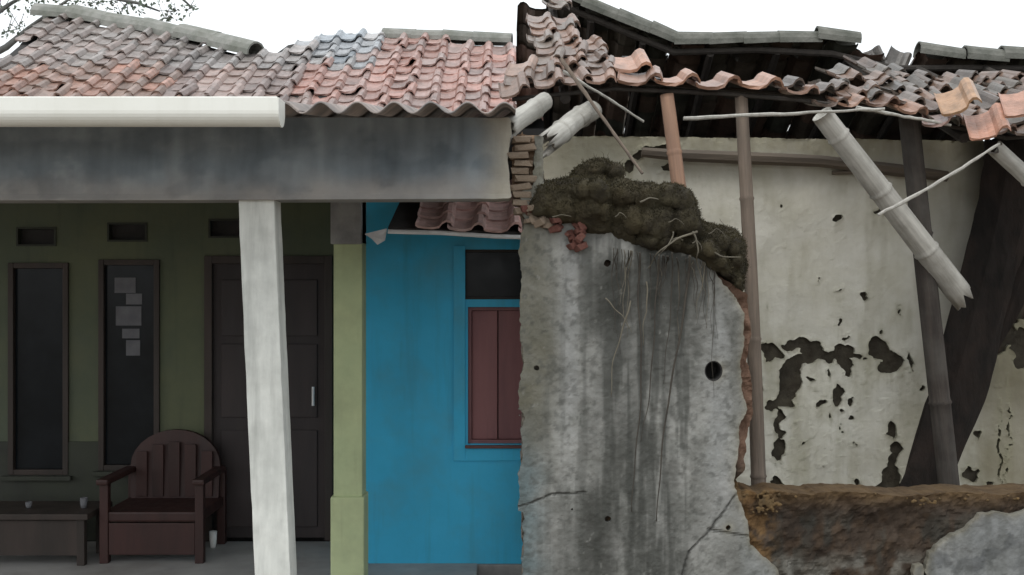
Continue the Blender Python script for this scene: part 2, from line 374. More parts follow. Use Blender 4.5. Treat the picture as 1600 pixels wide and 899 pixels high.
# porch beam
BY = 4.7
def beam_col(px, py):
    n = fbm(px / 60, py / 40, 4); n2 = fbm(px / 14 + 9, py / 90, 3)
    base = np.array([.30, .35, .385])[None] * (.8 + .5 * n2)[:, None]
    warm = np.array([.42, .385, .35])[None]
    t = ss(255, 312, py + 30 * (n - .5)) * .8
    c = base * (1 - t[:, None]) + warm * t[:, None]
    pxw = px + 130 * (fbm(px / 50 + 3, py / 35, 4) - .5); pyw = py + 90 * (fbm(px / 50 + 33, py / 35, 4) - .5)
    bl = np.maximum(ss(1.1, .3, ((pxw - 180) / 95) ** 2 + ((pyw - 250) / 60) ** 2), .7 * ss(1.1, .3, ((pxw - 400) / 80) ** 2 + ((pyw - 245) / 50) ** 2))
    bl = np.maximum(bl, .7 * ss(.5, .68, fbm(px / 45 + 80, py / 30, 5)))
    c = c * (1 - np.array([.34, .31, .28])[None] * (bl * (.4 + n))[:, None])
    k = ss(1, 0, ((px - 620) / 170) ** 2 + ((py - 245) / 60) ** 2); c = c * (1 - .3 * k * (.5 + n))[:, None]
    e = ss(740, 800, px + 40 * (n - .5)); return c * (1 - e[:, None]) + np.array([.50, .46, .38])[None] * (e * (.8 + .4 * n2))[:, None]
BEAM = lambda px, py: np.minimum(poly_sdf(px, py, [(-300, 184), (796, 184), (800 , 205), (792, 250), (800, 311), (257, 313), (-300, 314)]) + 4 * (fbm(px / 22, py / 22, 3) - .5) * ss(700, 790, px), 1e3)
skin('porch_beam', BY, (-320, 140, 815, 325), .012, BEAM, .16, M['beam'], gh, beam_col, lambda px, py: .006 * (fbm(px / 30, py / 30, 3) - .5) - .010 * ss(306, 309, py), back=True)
# porch post, leaning a little
PO = MB(); a0, a1 = P(372, 318, 4.72), P(428, 318, 4.72); b0, b1 = P(400.5, 970, 4.72), P(456.5, 970, 4.72)
NS = 26
for i in range(NS + 1):
    t = i / NS; L_ = a0.lerp(b0, t); R_ = a1.lerp(b1, t)
    for q, (p, y) in enumerate(((L_, 0), (R_, 0), (R_, .145), (L_, .145))):
        j = lambda: random.gauss(0, .0007)
        PO.v.append((p.x + j(), p.y + y + j(), p.z + (.05 if i == 0 else 0)))
    if i:
        for q in range(4):
            k = (i - 1) * 4; PO.f.append((k + q, k + 4 + q, k + 4 + (q + 1) % 4, k + (q + 1) % 4))
PO.f.append((0, 1, 2, 3)); PO.build('porch_post', M['post'], gh, bevel=.007)
# corrugated porch roof
SY, SZ, SSL, PIT = 4.2, P(0, 167.5, 4.2).z, .135, .1405
x_first = P(445, 0, SY).x
k = 0; nsheet = 0
for sidx in range(-6, 4):
    sx0 = x_first + sidx * PIT * 6; sx1 = sx0 + PIT * 6.4
    sx1 = min(sx1, P(806, 0, SY).x); sx0 = max(sx0, -5.2)
    if sx1 - sx0 < .1: continue
    m = MB(); n = int((sx1 - sx0) / PIT * 12); rows = (0, 1.4, 2.8, 4.1)
    lift = .004 * (sidx % 2)
    for d in rows:
        for th in (0, -.007):
            for i in range(n + 1):
                x = sx0 + (sx1 - sx0) * i / n
                m.v.append((x, SY + d + .012 * math.sin(x * 3.1) * (d == 0), SZ + d * SSL + lift + .021 * math.cos((x - x_first - PIT * .98) / PIT * 2 * math.pi) + th))
    W_ = n + 1
    for r in range(3):
        for i in range(n):
            a = r * 2 * W_ + i; b = a + 2 * W_
            m.f.append((a, a + 1, b + 1, b)); m.f.append((a + W_, b + W_, b + W_ + 1, a + W_ + 1))
    for i in range(n): m.f.append((i, W_ + i, W_ + i + 1, i + 1))
    if nsheet == 0: pr = m.build('porch_roof', M['sheet'], gh, smooth=True)
    else: m.build('corrugated_sheet', M['sheet'], pr, smooth=True)
    nsheet += 1
# purlin under the sheets, at the beam
MB().box((-5.2, 5.6, 2.35), (-.1, 5.66, 2.42)).build('purlin', M['dkwood'], pr)
# gutter
gu = MB(); gx0, gx1 = -4.6, P(437, 0, 4.11).x; gr = .056; gz = P(0, 152, 4.06).z
prof = [(.0, .0)] + [(-gr + gr * 1.0 - gr * 1.0 * (1 - math.cos(0)), 0)]
sec = []
for i in range(15):
    a = math.pi * i / 14; sec.append((-gr * math.cos(a), -.048 - gr * .95 * math.sin(a) if 0 < i < 14 else -.048))
sec = [(-gr, 0)] + sec + [(gr, 0)]
inn = [(y * .93, z + .0035) for y, z in sec][::-1]; loop = sec + inn
for x in (gx0, gx1):
    for y, z in loop: gu.v.append((x, 4.12 + y, gz + z))
nl = len(loop)
for i in range(nl): gu.f.append((i, (i + 1) % nl, nl + (i + 1) % nl, nl + i))
go = gu.build('gutter', M['pvc'], gh, smooth=False)
ec = MB(); 
for x in (gx1, gx1 + .006):
    for y, z in sec: ec.v.append((x, 4.12 + y * 1.03, gz + z * 1.02))
n_ = len(sec); ec.f = [tuple(range(n_)), tuple(range(n_, 2 * n_))[::-1]] + [(i, i + 1, n_ + i + 1, n_ + i) for i in range(n_ - 1)]
ec.build('end_cap', M['pvc'], go)
# main tiled roof
def RZ(Y): return 3.286 + .53 * (Y - 9.0)
SL = math.hypot(1, .53)
tops = [(-120, 95), (-40, 92), (20, 78), (58, 24), (100, 24), (250, 50), (330, 66), (400, 84), (440, 74), (452, 60), (490, 56), (540, 42), (575, 50), (600, 58), (830, 66)]
def top_py(px): return float(np.interp(px, [t[0] for t in tops], [t[1] for t in tops]))
def Ytop(px): 
    el = (449.5 - top_py(px)) / F; return (H - (3.286 - .53 * 9)) / (.53 - el)
rf = MB(); cols = list(range(-150, 851, 20))
up_, lo_ = [], []
for c in cols:
    Yt = Ytop(c); lo_.append(((c - 800) / F * 8.0, 8.0, RZ(8.0) - .05)); up_.append(((c - 800) / F * Yt, Yt, RZ(Yt) - .05))
n = len(cols); rf.v = lo_ + up_ + [(x, y + 1.6, z - .9) for x, y, z in up_]
for i in range(n - 1): rf.f.append((i, i + 1, n + i + 1, n + i)); rf.f.append((n + i, n + i + 1, 2 * n + i + 1, 2 * n + i))
roof = rf.build('roof', M['dark'], gh)
EXP = .215; TW = .2
rows = 16; cnt = 0
for r in range(rows):
    Y = 8.06 + r * EXP / SL
    for cidx in range(-32, 4):
        x = cidx * TW - .09
        px = 800 + (x) * F / Y
        if px < -45 or px > 838: continue
        wav = .02 * math.sin(x * 2.3 + Y) + .012 * math.sin(x * 5.1)
        pym = 449.5 - (RZ(Y + .12) + .04 - H) * F / (Y + .12)
        if pym < top_py(px) - 2: continue
        if 449.5 - (RZ(Y + .3) + .04 - H) * F / (Y + .3) > 200: continue
        o = Vector((x, Y, RZ(Y) + wav))
        mw = orient(o, Vector((1, 0, .02 * math.cos(x * 2.3 + Y))), Vector((0, 1, .53))) @ TILT @ (jit(.005, .018) if random.random() < .93 else jit(.014, .06))
        h = math.sin(cidx * 1.7 + r * .9) * .5 + random.random()
        if px < 260: c = lerp((.40, .22, .17), (.27, .20, .17), random.random())
        elif px < 470: c = lerp((.25, .20, .19), (.40, .30, .27), random.random())
        elif px < 590 and pym < 92 + random.uniform(-16, 14): c = lerp((.27, .31, .35), (.40, .39, .39), random.random())
        else: c = lerp((.44, .24, .20), (.36, .27, .25), random.random())
        if pym < 92 and px < 470: c = lerp(c, (.27, .28, .28), .6)
        inst('roof_tile', random.choice(TILES), mw, roof, shade(c, random.uniform(.8, 1.35))); cnt += 1
def ridge_cap(pA, pB, r, parent, name='ridge_cap', m=None, over=.03):
    mb = MB(); d = (pB - pA).normalized(); s = d.cross(Vector((0, 0, 1))).normalized(); u = s.cross(d)
    nn = 9
    for q, (p, rr) in enumerate(((pA - d * over, r * 1.06), (pB, r * .96))):
        for th in (1, .84):
            for i in range(nn):
                a = math.pi * (-.08 + 1.16 * i / (nn - 1)); mb.v.append(tuple(p + s * math.cos(a) * rr * th + u * math.sin(a) * rr * th))
    for i in range(nn - 1):
        mb.f.append((i, i + 1, 2 * nn + i + 1, 2 * nn + i)); mb.f.append((nn + i, 3 * nn + i, 3 * nn + i + 1, nn + i + 1))
        mb.f.append((i, nn + i, nn + i + 1, i + 1)); mb.f.append((2 * nn + i, 2 * nn + i + 1, 3 * nn + i + 1, 3 * nn + i))
    mb.f.append((0, 2 * nn, 3 * nn, nn)); mb.f.append((nn - 1, 2 * nn - 1, 4 * nn - 1, 3 * nn - 1))
    return mb.build(name, m or M['cap'], parent, smooth=False)
def RP(px): Y = Ytop(px); return Vector(((px - 800) / F * Y, Y, RZ(Y) - .005))
for a, b in ((62, 118), (118, 175), (175, 232), (232, 288), (288, 342), (342, 400), (604, 650), (650, 697), (697, 745), (745, 800)):
    pa, pb = RP(a), RP(b); pa.z += random.gauss(0, .008); pb.z += random.gauss(0, .008)
    ridge_cap(pa, pb, .11 if a < 400 else .085, roof)

# papers on the window pane
for i, (a, b, c, d, lab) in enumerate(((178, 211, 434, 458, 'faded paper notice stuck highest on the dark window pane'), (196, 221, 459, 476, 'small curled paper notice second from the top on the window pane'),
        (180, 220, 479, 509, 'widest faded paper notice in the middle of the window pane'), (190, 217, 514, 529, 'short pale paper strip fourth from the top on the window pane'), (196, 218, 532, 556, 'lowest faded paper slip stuck on the window pane'))):
    q = MB(); x0, x1, z0, z1 = wx(a), wx(b), wz(d), wz(c); y = WY + .0115
    q.box((x0, y - .001, z0), (x1, y, z1)); tag(q.build('paper_notice', M['paper']), lab, 'paper', 'papers stuck on the window pane')
# porch furniture
def leg4(t, x0, x1, y0, y1, h, w, m, zt=0):
    for x in (x0, x1 - w):
        for y in (y0, y1 - w): MB().box((x, y, zt), (x + w, y + w, h)).build('leg', m, t, bevel=.004)
ac = thing('armchair', (-2.1, 6.65, 0), 'dark red wooden armchair with rounded back beside the porch door', 'armchair')
ax0, ax1 = P(165, 0, 6.5).x, P(325, 0, 6.5).x
leg4(ac, ax0, ax1, 6.40, 6.93, .46, .05, M['chairwood'])
MB().box((ax0 + .01, 6.41, .24), (ax1 - .01, 6.90, .30)).build('seat', M['chairwood'], ac, bevel=.012)
MB().box((ax0 + .052, 6.405, .05), (ax1 - .052, 6.425, .235)).build('front_panel', M['chairwood'], ac, bevel=.004)
bk = MB(); nb = 14
pr_ = [(ax0 + .03, .30)] + [((ax0 + ax1) / 2 - math.cos(math.pi * i / nb) * (ax1 - ax0) * .46, .50 + .22 * math.sin(math.pi * i / nb)) for i in range(nb + 1)] + [(ax1 - .03, .30)]
for y in (6.84, 6.88):
    for x, z in pr_: bk.v.append((x, y + (z - .3) * .08, z))
n_ = len(pr_); bk.f = [tuple(range(n_))[::-1], tuple(range(n_, 2 * n_))] + [(i, (i + 1) % n_, n_ + (i + 1) % n_, n_ + i) for i in range(n_)]
bko = bk.build('backrest', M['chairwood'], ac)
for i in range(5):
    sx = ax0 + .10 + i * (ax1 - ax0 - .2) / 4; MB().box((sx - .035, 6.828, .31), (sx + .035, 6.842, .56 + .09 * math.sin(math.pi * (i + .6) / 5.2))).build('slat', M['chairwood'], bko, bevel=.004)
for x in (ax0 - .012, ax1 - .06): MB().box((x, 6.37, .46), (x + .072, 6.88, .495)).build('armrest', M['chairwood'], ac, bevel=.012)
tb = thing('low_table', (-2.95, 6.55, 0), 'low dark wooden table on the porch left of the red armchair', 'table')
tx0, tx1 = P(-90, 0, 6.45).x, P(150, 0, 6.45).x
MB().box((tx0, 6.32, .27), (tx1, 6.72, .305)).build('tabletop', M['dkwood'], tb, bevel=.006); leg4(tb, tx0 + .03, tx1 - .03, 6.35, 6.69, .27, .045, M['dkwood'])
MB().box((tx0 + .05, 6.352, .06), (tx1 - .05, 6.37, .262)).build('apron', M['dkwood'], tb)
def cup(p, r, h, m, label, name='cup'):
    t = MB().lathe([(r * .72, 0), (r * .9, h * .35), (r, h), (r * .88, h), (r * .75, h * .3), (r * .1, h * .12)], p, 16).build(name, m, None, smooth=True); return tag(t, label, 'cup')
cup((P(131, 0, 6.5).x, 6.5, .306), .022, .06, M['paper'], 'small dull cup at the right end of the low porch table')
cup((P(45, 0, 6.5).x, 6.5, .306), .019, .035, M['paper'], 'tiny grey cup near the left end of the low porch table')
cup((P(333, 0, 6.8).x, 6.8, .001), .024, .10, M['cup'], 'tall white cup standing on the porch floor in front of the door')

# ================================================================== BLUE HOUSE
bh = thing('blue_house', (-.4, 6.41, 0), 'bright blue painted house wall with red shuttered window', 'house')
B = 6.41
bx = lambda px: (px - 800) / F * B
bz = lambda py: H - (py - 449.5) / F * B
bxs = [bx(567), bx(716), bx(731), bx(868), .34]; bzs = [bz(881), bz(694), bz(480), bz(468), bz(390), 2.2]
wm = MB()
for i in range(4):
    for j in range(5):
        cx, cz = (bxs[i] + bxs[i + 1]) / 2, (bzs[j] + bzs[j + 1]) / 2
        if bx(731) < cx < bx(868) and bz(694) < cz < bz(480): continue
        if bx(716) < cx < bx(868) and bz(468) < cz < bz(390): continue
        wm.box((bxs[i], B, bzs[j]), (bxs[i + 1], B + .14, bzs[j + 1]))
wm.build('wall', M['blue'], bh)
MB().box((bx(567), B + .02, 2.201), (.34, B + .1, 2.54)).build('gable_board', M['dark'], bh)
sw = MB().box((bx(567), B, -.1), (bx(567) + .12, 6.99, 2.2)); sw.v = [(x, y + (.141 if y < 6.5 else 0), z) for x, y, z in sw.v]; sw.build('side_wall', M['blue'], bh)
MB().box((bx(569), B - .02, -.149), (.34, B + .13, bz(881) - .001)).build('skirting', M['grey'], bh, bevel=.006)
wn = frame_mb(bx(731), bx(868), bz(694), bz(480), B + .03, B + .09, .02).build('window', M['shutter'], bh)
for i in range(3):
    a = bx(731) + .022 + i * (bx(868) - bx(731) - .044) / 3; b = a + (bx(868) - bx(731) - .044) / 3 - .006
    MB().box((a, B + .055, bz(694) + .022), (b, B + .08, bz(480) - .022)).build('shutter_board', M['shutter'], wn, bevel=.004)
tr = frame_mb(bx(716), bx(868), bz(468), bz(390), B + .02, B + .08, .014).build('transom', M['dkwood'], bh)
MB().box((bx(716) + .015, B + .06, bz(468) + .015), (bx(868) - .015, B + .066, bz(390) - .015)).build('pane', M['glass'], tr)
rb = MB(); rb.box((bx(700), B + .5, .2), (.33, B + .52, 2.5)); rb.box((bx(700), B + .14, .2), (bx(700) + .02, B + .5, 2.5)); rb.box((.31, B + .14, .2), (.33, B + .5, 2.5)); rb.box((bx(700), B + .14, .18), (.33, B + .52, .2)); rb.box((bx(700), B + .14, 2.5), (.33, B + .52, 2.52)); rb.build('room', M['dark'], bh)
tm = MB(); tm.box((bx(709), B - .012, bz(720)), (bx(727), B - .001, bz(384))); tm.box((bx(727), B - .011, bz(720)), (bx(868), B - .001, bz(700))); tm.build('window_surround', M['blue'], bh, bevel=.003)
MB().box((bx(727), B - .03, bz(700)), (bx(868), B + .029, bz(695.5))).build('window_sill', M['redwood'], bh, bevel=.003)
# small tiled awning over the blue wall
aw = MB(); AY0 = 5.62
fl0, fl1 = P(606, 362, AY0), P(860, 372, AY0)
aw.box((fl0.x, AY0 + .01, 0), (fl1.x, AY0 + .78, .02)); aw.v = [(x, y, fl0.z + (fl1.z - fl0.z) * (x - fl0.x) / (fl1.x - fl0.x) + (y - AY0) * .3 + z) for x, y, z in aw.v]
awn = aw.build('awning', M['dark'], bh)
mfl = MB().tube([fl0, fl0.lerp(fl1, .33) + Vector((0, 0, .004)), fl0.lerp(fl1, .66) - Vector((0, 0, .003)), fl1], .0075, 8, sq=1.6); mfl.build('flashing', M['zinc'], awn)
cz_ = MB(); p0 = P(603, 357, AY0)
for (a, b) in ((570, 366), (604, 357), (602, 376), (590, 383), (582, 374)): q = P(a, b, AY0 - .02); cz_.v.append((q.x, q.y + random.uniform(-.03, .03), q.z))
cz_.v += [(x, y + .006, z) for x, y, z in cz_.v]; cz_.f = [(0, 1, 2, 3, 4), (9, 8, 7, 6, 5)] + [(i, (i + 1) % 5, 5 + (i + 1) % 5, 5 + i) for i in range(5)]
tag(cz_.build('torn_flashing_end', M['zinc'], awn), 'crumpled torn end of the zinc strip')
for r in range(5):
    for cidx in range(6):
        xx = P(648, 0, AY0).x + .09 + cidx * .176
        if xx > fl1.x - .02: continue
        z0 = fl0.z + (fl1.z - fl0.z) * (xx - fl0.x) / (fl1.x - fl0.x)
        o = Vector((xx, AY0 - .01 + r * .15, z0 + .028 + r * .15 * .42))
        c = lerp((.74, .47, .43), (.60, .42, .39), random.random())
        inst('roof_tile', random.choice(TILES), orient(o, Vector((1, 0, -.04)), Vector((0, 1, .42))) @ TILT @ jit(.004, .015) @ Matrix.Diagonal((.88, .7, .8, 1)), awn, shade(c, random.uniform(.8, 1.1)))

# ================================================================== RUINED HOUSE
rh = thing('ruined_house', (1.8, 6.3, 0), 'collapsing house with cream peeling wall and broken sagging tile roof', 'house')
CY = 6.2
BL = [(1215,556,12,8),(1300,562,12,6),(1258,560,16,8),(1240,568,14,10),(1336,556,10,5),(1384,556,9,9),(1396,735,14,16),(1228,612,16,14),(1205,636,10,9),(1385,764,16,9),(1205,550,15,13),(1196,545,10,9),(1245,538,22,8),(1268,545,16,12),(1234,595,20,30),(1225,628,17,9),(1285,557,30,5),(1318,549,17,11),(1322,570,13,13),(1374,545,16,16),(1393,570,19,14),(1311,620,8,19),(1333,626,4,9),
      (1217,662,8,20),(1217,702,11,19),(1214,756,13,11),(1393,671,8,15),(1399,700,9,13),(1394,722,10,14),(1391,750,18,24),(1284,632,7,5),(1265,592,6,4),(1293,585,3,6),(1515,740,12,11),(1541,760,6,8),(1342,757,5,9),(1527,681,5,4),
      (1355,462,6,6),(1406,488,3,9),(1310,505,3,6),(1280,440,2,4),(1378,519,2.5,4),(1321,527,3,3),(1420,580,3,3),(1418,563,3,11),(1222,322,4,2.5),(1308,339,2.5,5),(1378,334,9,3),(1300,655,3,5),(1330,655,4,4),(1316,668,2,8),(1290,728,3,5),(1256,690,3,3),(1561,705,2.4,62),(1576,668,1.8,34),(1574,735,1.5,20),
      (1030,232,26,7),(1045,262,18,6),(985,262,10,12),(1335,697,4,3),(1185,605,4,22),(1353,562,5,3),(1200,480,2,2),(1310,450,2,2),(1440,610,4,4),(1566,480,26,70),(1590,420,26,90),(1598,545,16,30),(1005,240,14,8)]
def cream_field(px, py):
    wxn = px + 22 * (fbm(px / 16, py / 16, 5) - .5); wyn = py + 22 * (fbm(px / 16 + 31, py / 16 + 7, 5) - .5)
    f = np.minimum(poly_sdf(px, py, [(838, 212), (2000, 226), (2000, 1200), (838, 1200)]) + 3 * (fbm(px / 16, py / 16, 3) - .5), 30)
    for cx, cy, rx, ry in BL:
        d = (np.sqrt(((wxn - cx) / rx) ** 2 + ((wyn - cy) / ry) ** 2) - 1) * min(rx, ry)
        f = np.minimum(f, d)
    f = np.minimum(f, 1.2 + 7 * (.80 - fbm(px / 7 + 12, py / 9 + 44, 3)) + 2.5 * ss(590, 520, py) + 2 * ss(1420, 1480, px)) + 2.2 * (fbm(px / 4, py / 4, 3) - .5)
    return f
def cream_col(px, py):
    n = fbm(px / 70, py / 70, 5); n2 = fbm(px / 25 + 5, py / 120 + 3, 4)
    c = np.array([.71, .70, .645])[None] * (.80 + .40 * n)[:, None]
    def st(c, k, colr): k = np.clip(k, 0, 1)[:, None]; return c * (1 - k) + np.array(colr)[None] * k
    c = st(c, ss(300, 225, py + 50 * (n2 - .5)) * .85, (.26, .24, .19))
    c = st(c, ss(1035, 900, px + 60 * (n - .5)) * .45 * ss(330, 280, py), (.40, .38, .27))
    c = st(c, ss(.50, .75, n2) * .45, (.44, .42, .34))
    c = st(c, ss(-20, 110, px - (1490 - (py - 420) * .22) + 110 * (n - .5)) * ss(720, 560, py + 110 * (n - .5)) * .97, (.05, .046, .042))  # deep shadow at the right end put into the colour, toned like soot
    c = st(c, ss(1490, 1550, px + 30 * (n - .5)) * (.55 + .5 * n2), (.20, .175, .125)); c = st(c, ss(1480, 1560, px) * ss(330, 260, py + 40 * (n - .5)) * .8, (.06, .055, .05))  # shaded right end and upper corner dimmed further in the colour
    cf = np.maximum(cream_field(px, py), 0); c = st(c, np.exp(-cf / 2.0) * .5 * ss(.35, .6, n2), (.24, .24, .17)); c = st(c, np.exp(-cf / 14) * .3, (.40, .39, .28))
    up = np.maximum(cream_field(px, py - 16), 0); c = st(c, np.exp(-up / 2.5) * .3 * ss(.4, .6, fbm(px / 5, py / 60, 3)), (.30, .28, .20))
    return c
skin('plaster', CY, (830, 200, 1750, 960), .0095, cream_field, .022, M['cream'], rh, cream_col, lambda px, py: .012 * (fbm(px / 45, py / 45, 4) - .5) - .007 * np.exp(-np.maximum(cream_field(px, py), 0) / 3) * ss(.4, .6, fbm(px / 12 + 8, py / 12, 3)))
def ccore_col(px, py):
    n = fbm(px / 20, py / 20, 4); c = np.array([.065, .057, .042])[None] * (.5 + .9 * n)[:, None]
    k = (ss(1520, 1560, px) * ss(620, 560, py) * ss(.35, .6, fbm(px / 30 + 4, py / 40, 3)))[:, None]
    return c * (1 - k) + np.array([.06, .026, .02])[None] * k
skin('wall', CY + .018, (832, 206, 1755, 965), .025, lambda px, py: poly_sdf(px, py, [(836, 214), (1800, 228), (1800, 1200), (836, 1200)]), .16, M['core'], rh, ccore_col, lambda px, py: .012 * (fbm(px / 14, py / 14, 3) - .5), back=True)
iw = MB(); iw.box((-.05, 8.92, -.1), (3.8, 9.0, 2.36)); iw.box((.36, 6.62, -.1), (.42, 9.5, 2.5)); gp = [(6.0, -.1), (8.9, -.1), (8.9, 2.2), (7.2, 2.98), (6.0, 2.6)]; b0 = len(iw.v); iw.v += [(3.45, y, z) for y, z in gp] + [(3.6, y, z) for y, z in gp]; iw.f += [tuple(b0 + i for i in range(5))[::-1], tuple(b0 + 5 + i for i in range(5))] + [(b0 + i, b0 + (i + 1) % 5, b0 + 5 + (i + 1) % 5, b0 + 5 + i) for i in range(5)]; iw.build('inner_wall', M['dark'], rh)
# timber wall plate, sagging
wp = MB(); pts = [P(a, b, CY - .05) for a, b in ((1003, 238), (1060, 243), (1160, 247), (1280, 252), (1400, 266), (1480, 276))]
wp.tube(pts, [.028, .034, .036, .034, .036, .03], 7); wp.build('wall_plate', M['timber'], rh)
MB().tube([P(1300, 270, CY - .04), P(1380, 268, CY - .05), P(1420, 266, CY - .05)], .012, 6).build('lath', M['timber'], rh)
# roof surfaces
EV = [(740, 170), (800, 152), (850, 142), (930, 133), (1020, 136), (1150, 141), (1235, 147), (1300, 160), (1400, 172), (1480, 190), (1560, 214), (1640, 200), (1800, 195)]
RG = [(740, -60), (780, -40), (880, -4), (960, 30), (1055, 70), (1150, 66), (1270, 63), (1310, 74), (1350, 86), (1400, 95), (1430, 96), (1440, 92), (1600, 95), (1900, 96)]
EY, GY = 5.3, 7.2
ip = lambda t, x: float(np.interp(x, [a for a, b in t], [b for a, b in t]))
def Ev(x): return Vector((x, EY, H - (ip(EV, 800 + x * F / EY) - 449.5) / F * EY))
def Rg(x): return Vector((x, GY, H - (ip(RG, 800 + x * F / GY) - 449.5) / F * GY))
rp = MB(); rp.tube([Rg(x) - Vector((0, 0, .055)) for x in (.2, .4, .8, 1.06, 1.6, 2.1, 2.5, 3.0, 3.5)], .022, 8)
rroof = rp.build('roof', M['shade_dark_wood'], rh)
for x in (.26, .52, .86, 1.3, 1.74, 2.2, 2.66, 3.1):
    if x < .5 or x > 2.1: MB().tube([Ev(x) - Vector((0, -.04, .045)), Ev(x).lerp(Rg(x), .5) - Vector((0, 0, .06 + random.uniform(0, .03))), Rg(x) - Vector((0, 0, .06))], .026, 7).build('rafter', M['shade_dark_wood'], rroof)
    MB().tube([Rg(x) - Vector((0, 0, .07)), Rg(x) + Vector((.01, 2.2, -1.06))], .026, 7).build('rafter', M['shade_dark_wood'], rroof)
for t in (.02, .10):
    MB().tube([Ev(x).lerp(Rg(x), t) - Vector((0, 0, .026)) for x in (0, .5, 1, 1.4, 1.9, 2.4, 2.9, 3.4)], .011, 6).build('batten', M['shade_dark_wood'], rroof)
bs = [(x, r) for x in range(1, 18) for r in range(9)]
holes = {(2, 1): 1, (3, 1): 1, (4, 1): 1, (5, 1): 1, (10, 1): 1}
cnt = 0
for ci, r in bs:                               # far slope, seen from beneath
    x = -.05 + ci * .2; top = Rg(x); pxr = 800 + x * F / GY
    d = .27 + r * .215
    if ci == 1 and r == 0: continue
    if 1362 < pxr < 1412 and r == 0: continue
    if 1318 < pxr < 1362 and r == 0 and random.random() < .4: continue
    o = top + Vector((0, d * .9, -d * .9 * .49 + .01)); J = jit(.003, .010) if r else jit(.006, .02)
    c = lerp((.20, .13, .10), (.10, .11, .09), random.random())  # tile colours darkened to carry the shade of the underside
    inst('roof_tile', TILEH if (ci, r) in holes else random.choice(TILES), orient(o, Vector((-1, 0, 0)), Vector((0, -.9, .44))) @ TILT @ J, rroof, shade(c, random.uniform(.6, 1))); cnt += 1
TROT = [(.50, .27, .18), (.42, .24, .17), (.30, .21, .17), (.22, .19, .16)]
for r in range(9):                             # what is left of the near slope
    for ci in range(0, 17):
        x = -.02 + ci * .2; e, gq = Ev(x), Rg(x); Ls = (gq - e).length
        s = r * .215 / Ls
        if s > .93: continue
        pe = 800 + x * F / EY
        if pe < 940 or pe > 1235: continue
        elif pe < 1010: keep = r <= 1 or (r == 2 and random.random() < .6)
        elif pe < 1250: keep = r == 0
        elif pe < 1400: keep = r <= 2
        else: keep = r <= 5 and random.random() < .93
        if not keep: continue
        dis = .5 if 1000 < pe < 1240 else (1.6 if r < 5 else 1.0)
        o = e.lerp(gq, s) + Vector((0, -.03, .012))
        if pe > 1250 and r == 0: o.z -= random.uniform(0, .03)
        xa = (Ev(x + .1) - Ev(x - .1)).lerp(Rg(x + .1) - Rg(x - .1), s)
        mw = orient(o, xa, gq - e) @ TILT @ jit(.007 * dis, .05 * dis)
        c = random.choice(TROT[:2] if (1000 < pe < 1240 or (pe > 1450 and r < 2)) else TROT)
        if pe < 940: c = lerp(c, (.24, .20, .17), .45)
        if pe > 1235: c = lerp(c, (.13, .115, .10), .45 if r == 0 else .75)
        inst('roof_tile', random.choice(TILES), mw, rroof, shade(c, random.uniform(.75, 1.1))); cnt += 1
for r in range(17):                            # small slipped tiles at the left end, up to the ragged hip edge
    for ci in range(0, 12):
        x = -.10 + ci * .132 + random.gauss(0, .012); e, gq = Ev(x), Rg(x); s = r * .135 / (gq - e).length
        if s > .97: continue
        o = e.lerp(gq, s) + Vector((0, -.03, .010)); q = o - Vector((0, 0, H)); px = 800 + q.x / q.y * F; py = 449.5 - q.z / q.y * F
        if px < 790 + max(0, 150 - py) * .42 + random.gauss(0, 5) - (12 if r < 2 else 0): continue
        if px > 958 - r * 5 or (px > 885 + random.uniform(-10, 15) and r > 6) or (px > 862 + random.uniform(0, 20) and r > 9): continue
        if random.random() < .04: continue
        c = lerp(random.choice(TROT), (.26, .20, .17), .4 + .3 * random.random())
        xa = (Ev(x + .1) - Ev(x - .1)).lerp(Rg(x + .1) - Rg(x - .1), s)
        inst('roof_tile', random.choice(TILES), orient(o, xa, gq - e) @ TILT @ jit(.01, .07) @ Matrix.Diagonal((.68, .66, .75, 1)), rroof, shade(c, random.uniform(.6, 1.1))); cnt += 1
for r in range(11):                            # small dark slipped tiles on the sagging right end
    for ci in range(0, 17):
        x = 1.36 + ci * .142 + random.gauss(0, .012); e, gq = Ev(x), Rg(x); s = r * .15 / (gq - e).length
        if s > .9 or x > 3.45: continue
        pe = 800 + x * F / EY; lim = 1 if pe < 1270 else (3 if pe < 1360 else (5 if pe < 1430 else 8))
        if r > lim or random.random() < .10: continue
        o = e.lerp(gq, s) + Vector((0, -.03, .010 - (random.uniform(0, .03) if r == 0 else 0)))
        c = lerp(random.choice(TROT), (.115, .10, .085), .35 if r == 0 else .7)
        xa = (Ev(x + .1) - Ev(x - .1)).lerp(Rg(x + .1) - Rg(x - .1), s)
        inst('roof_tile', random.choice(TILES), orient(o, xa, gq - e) @ TILT @ jit(.012, .09) @ Matrix.Diagonal((.73, .72, .8, 1)), rroof, shade(c, random.uniform(.6, 1.1))); cnt += 1
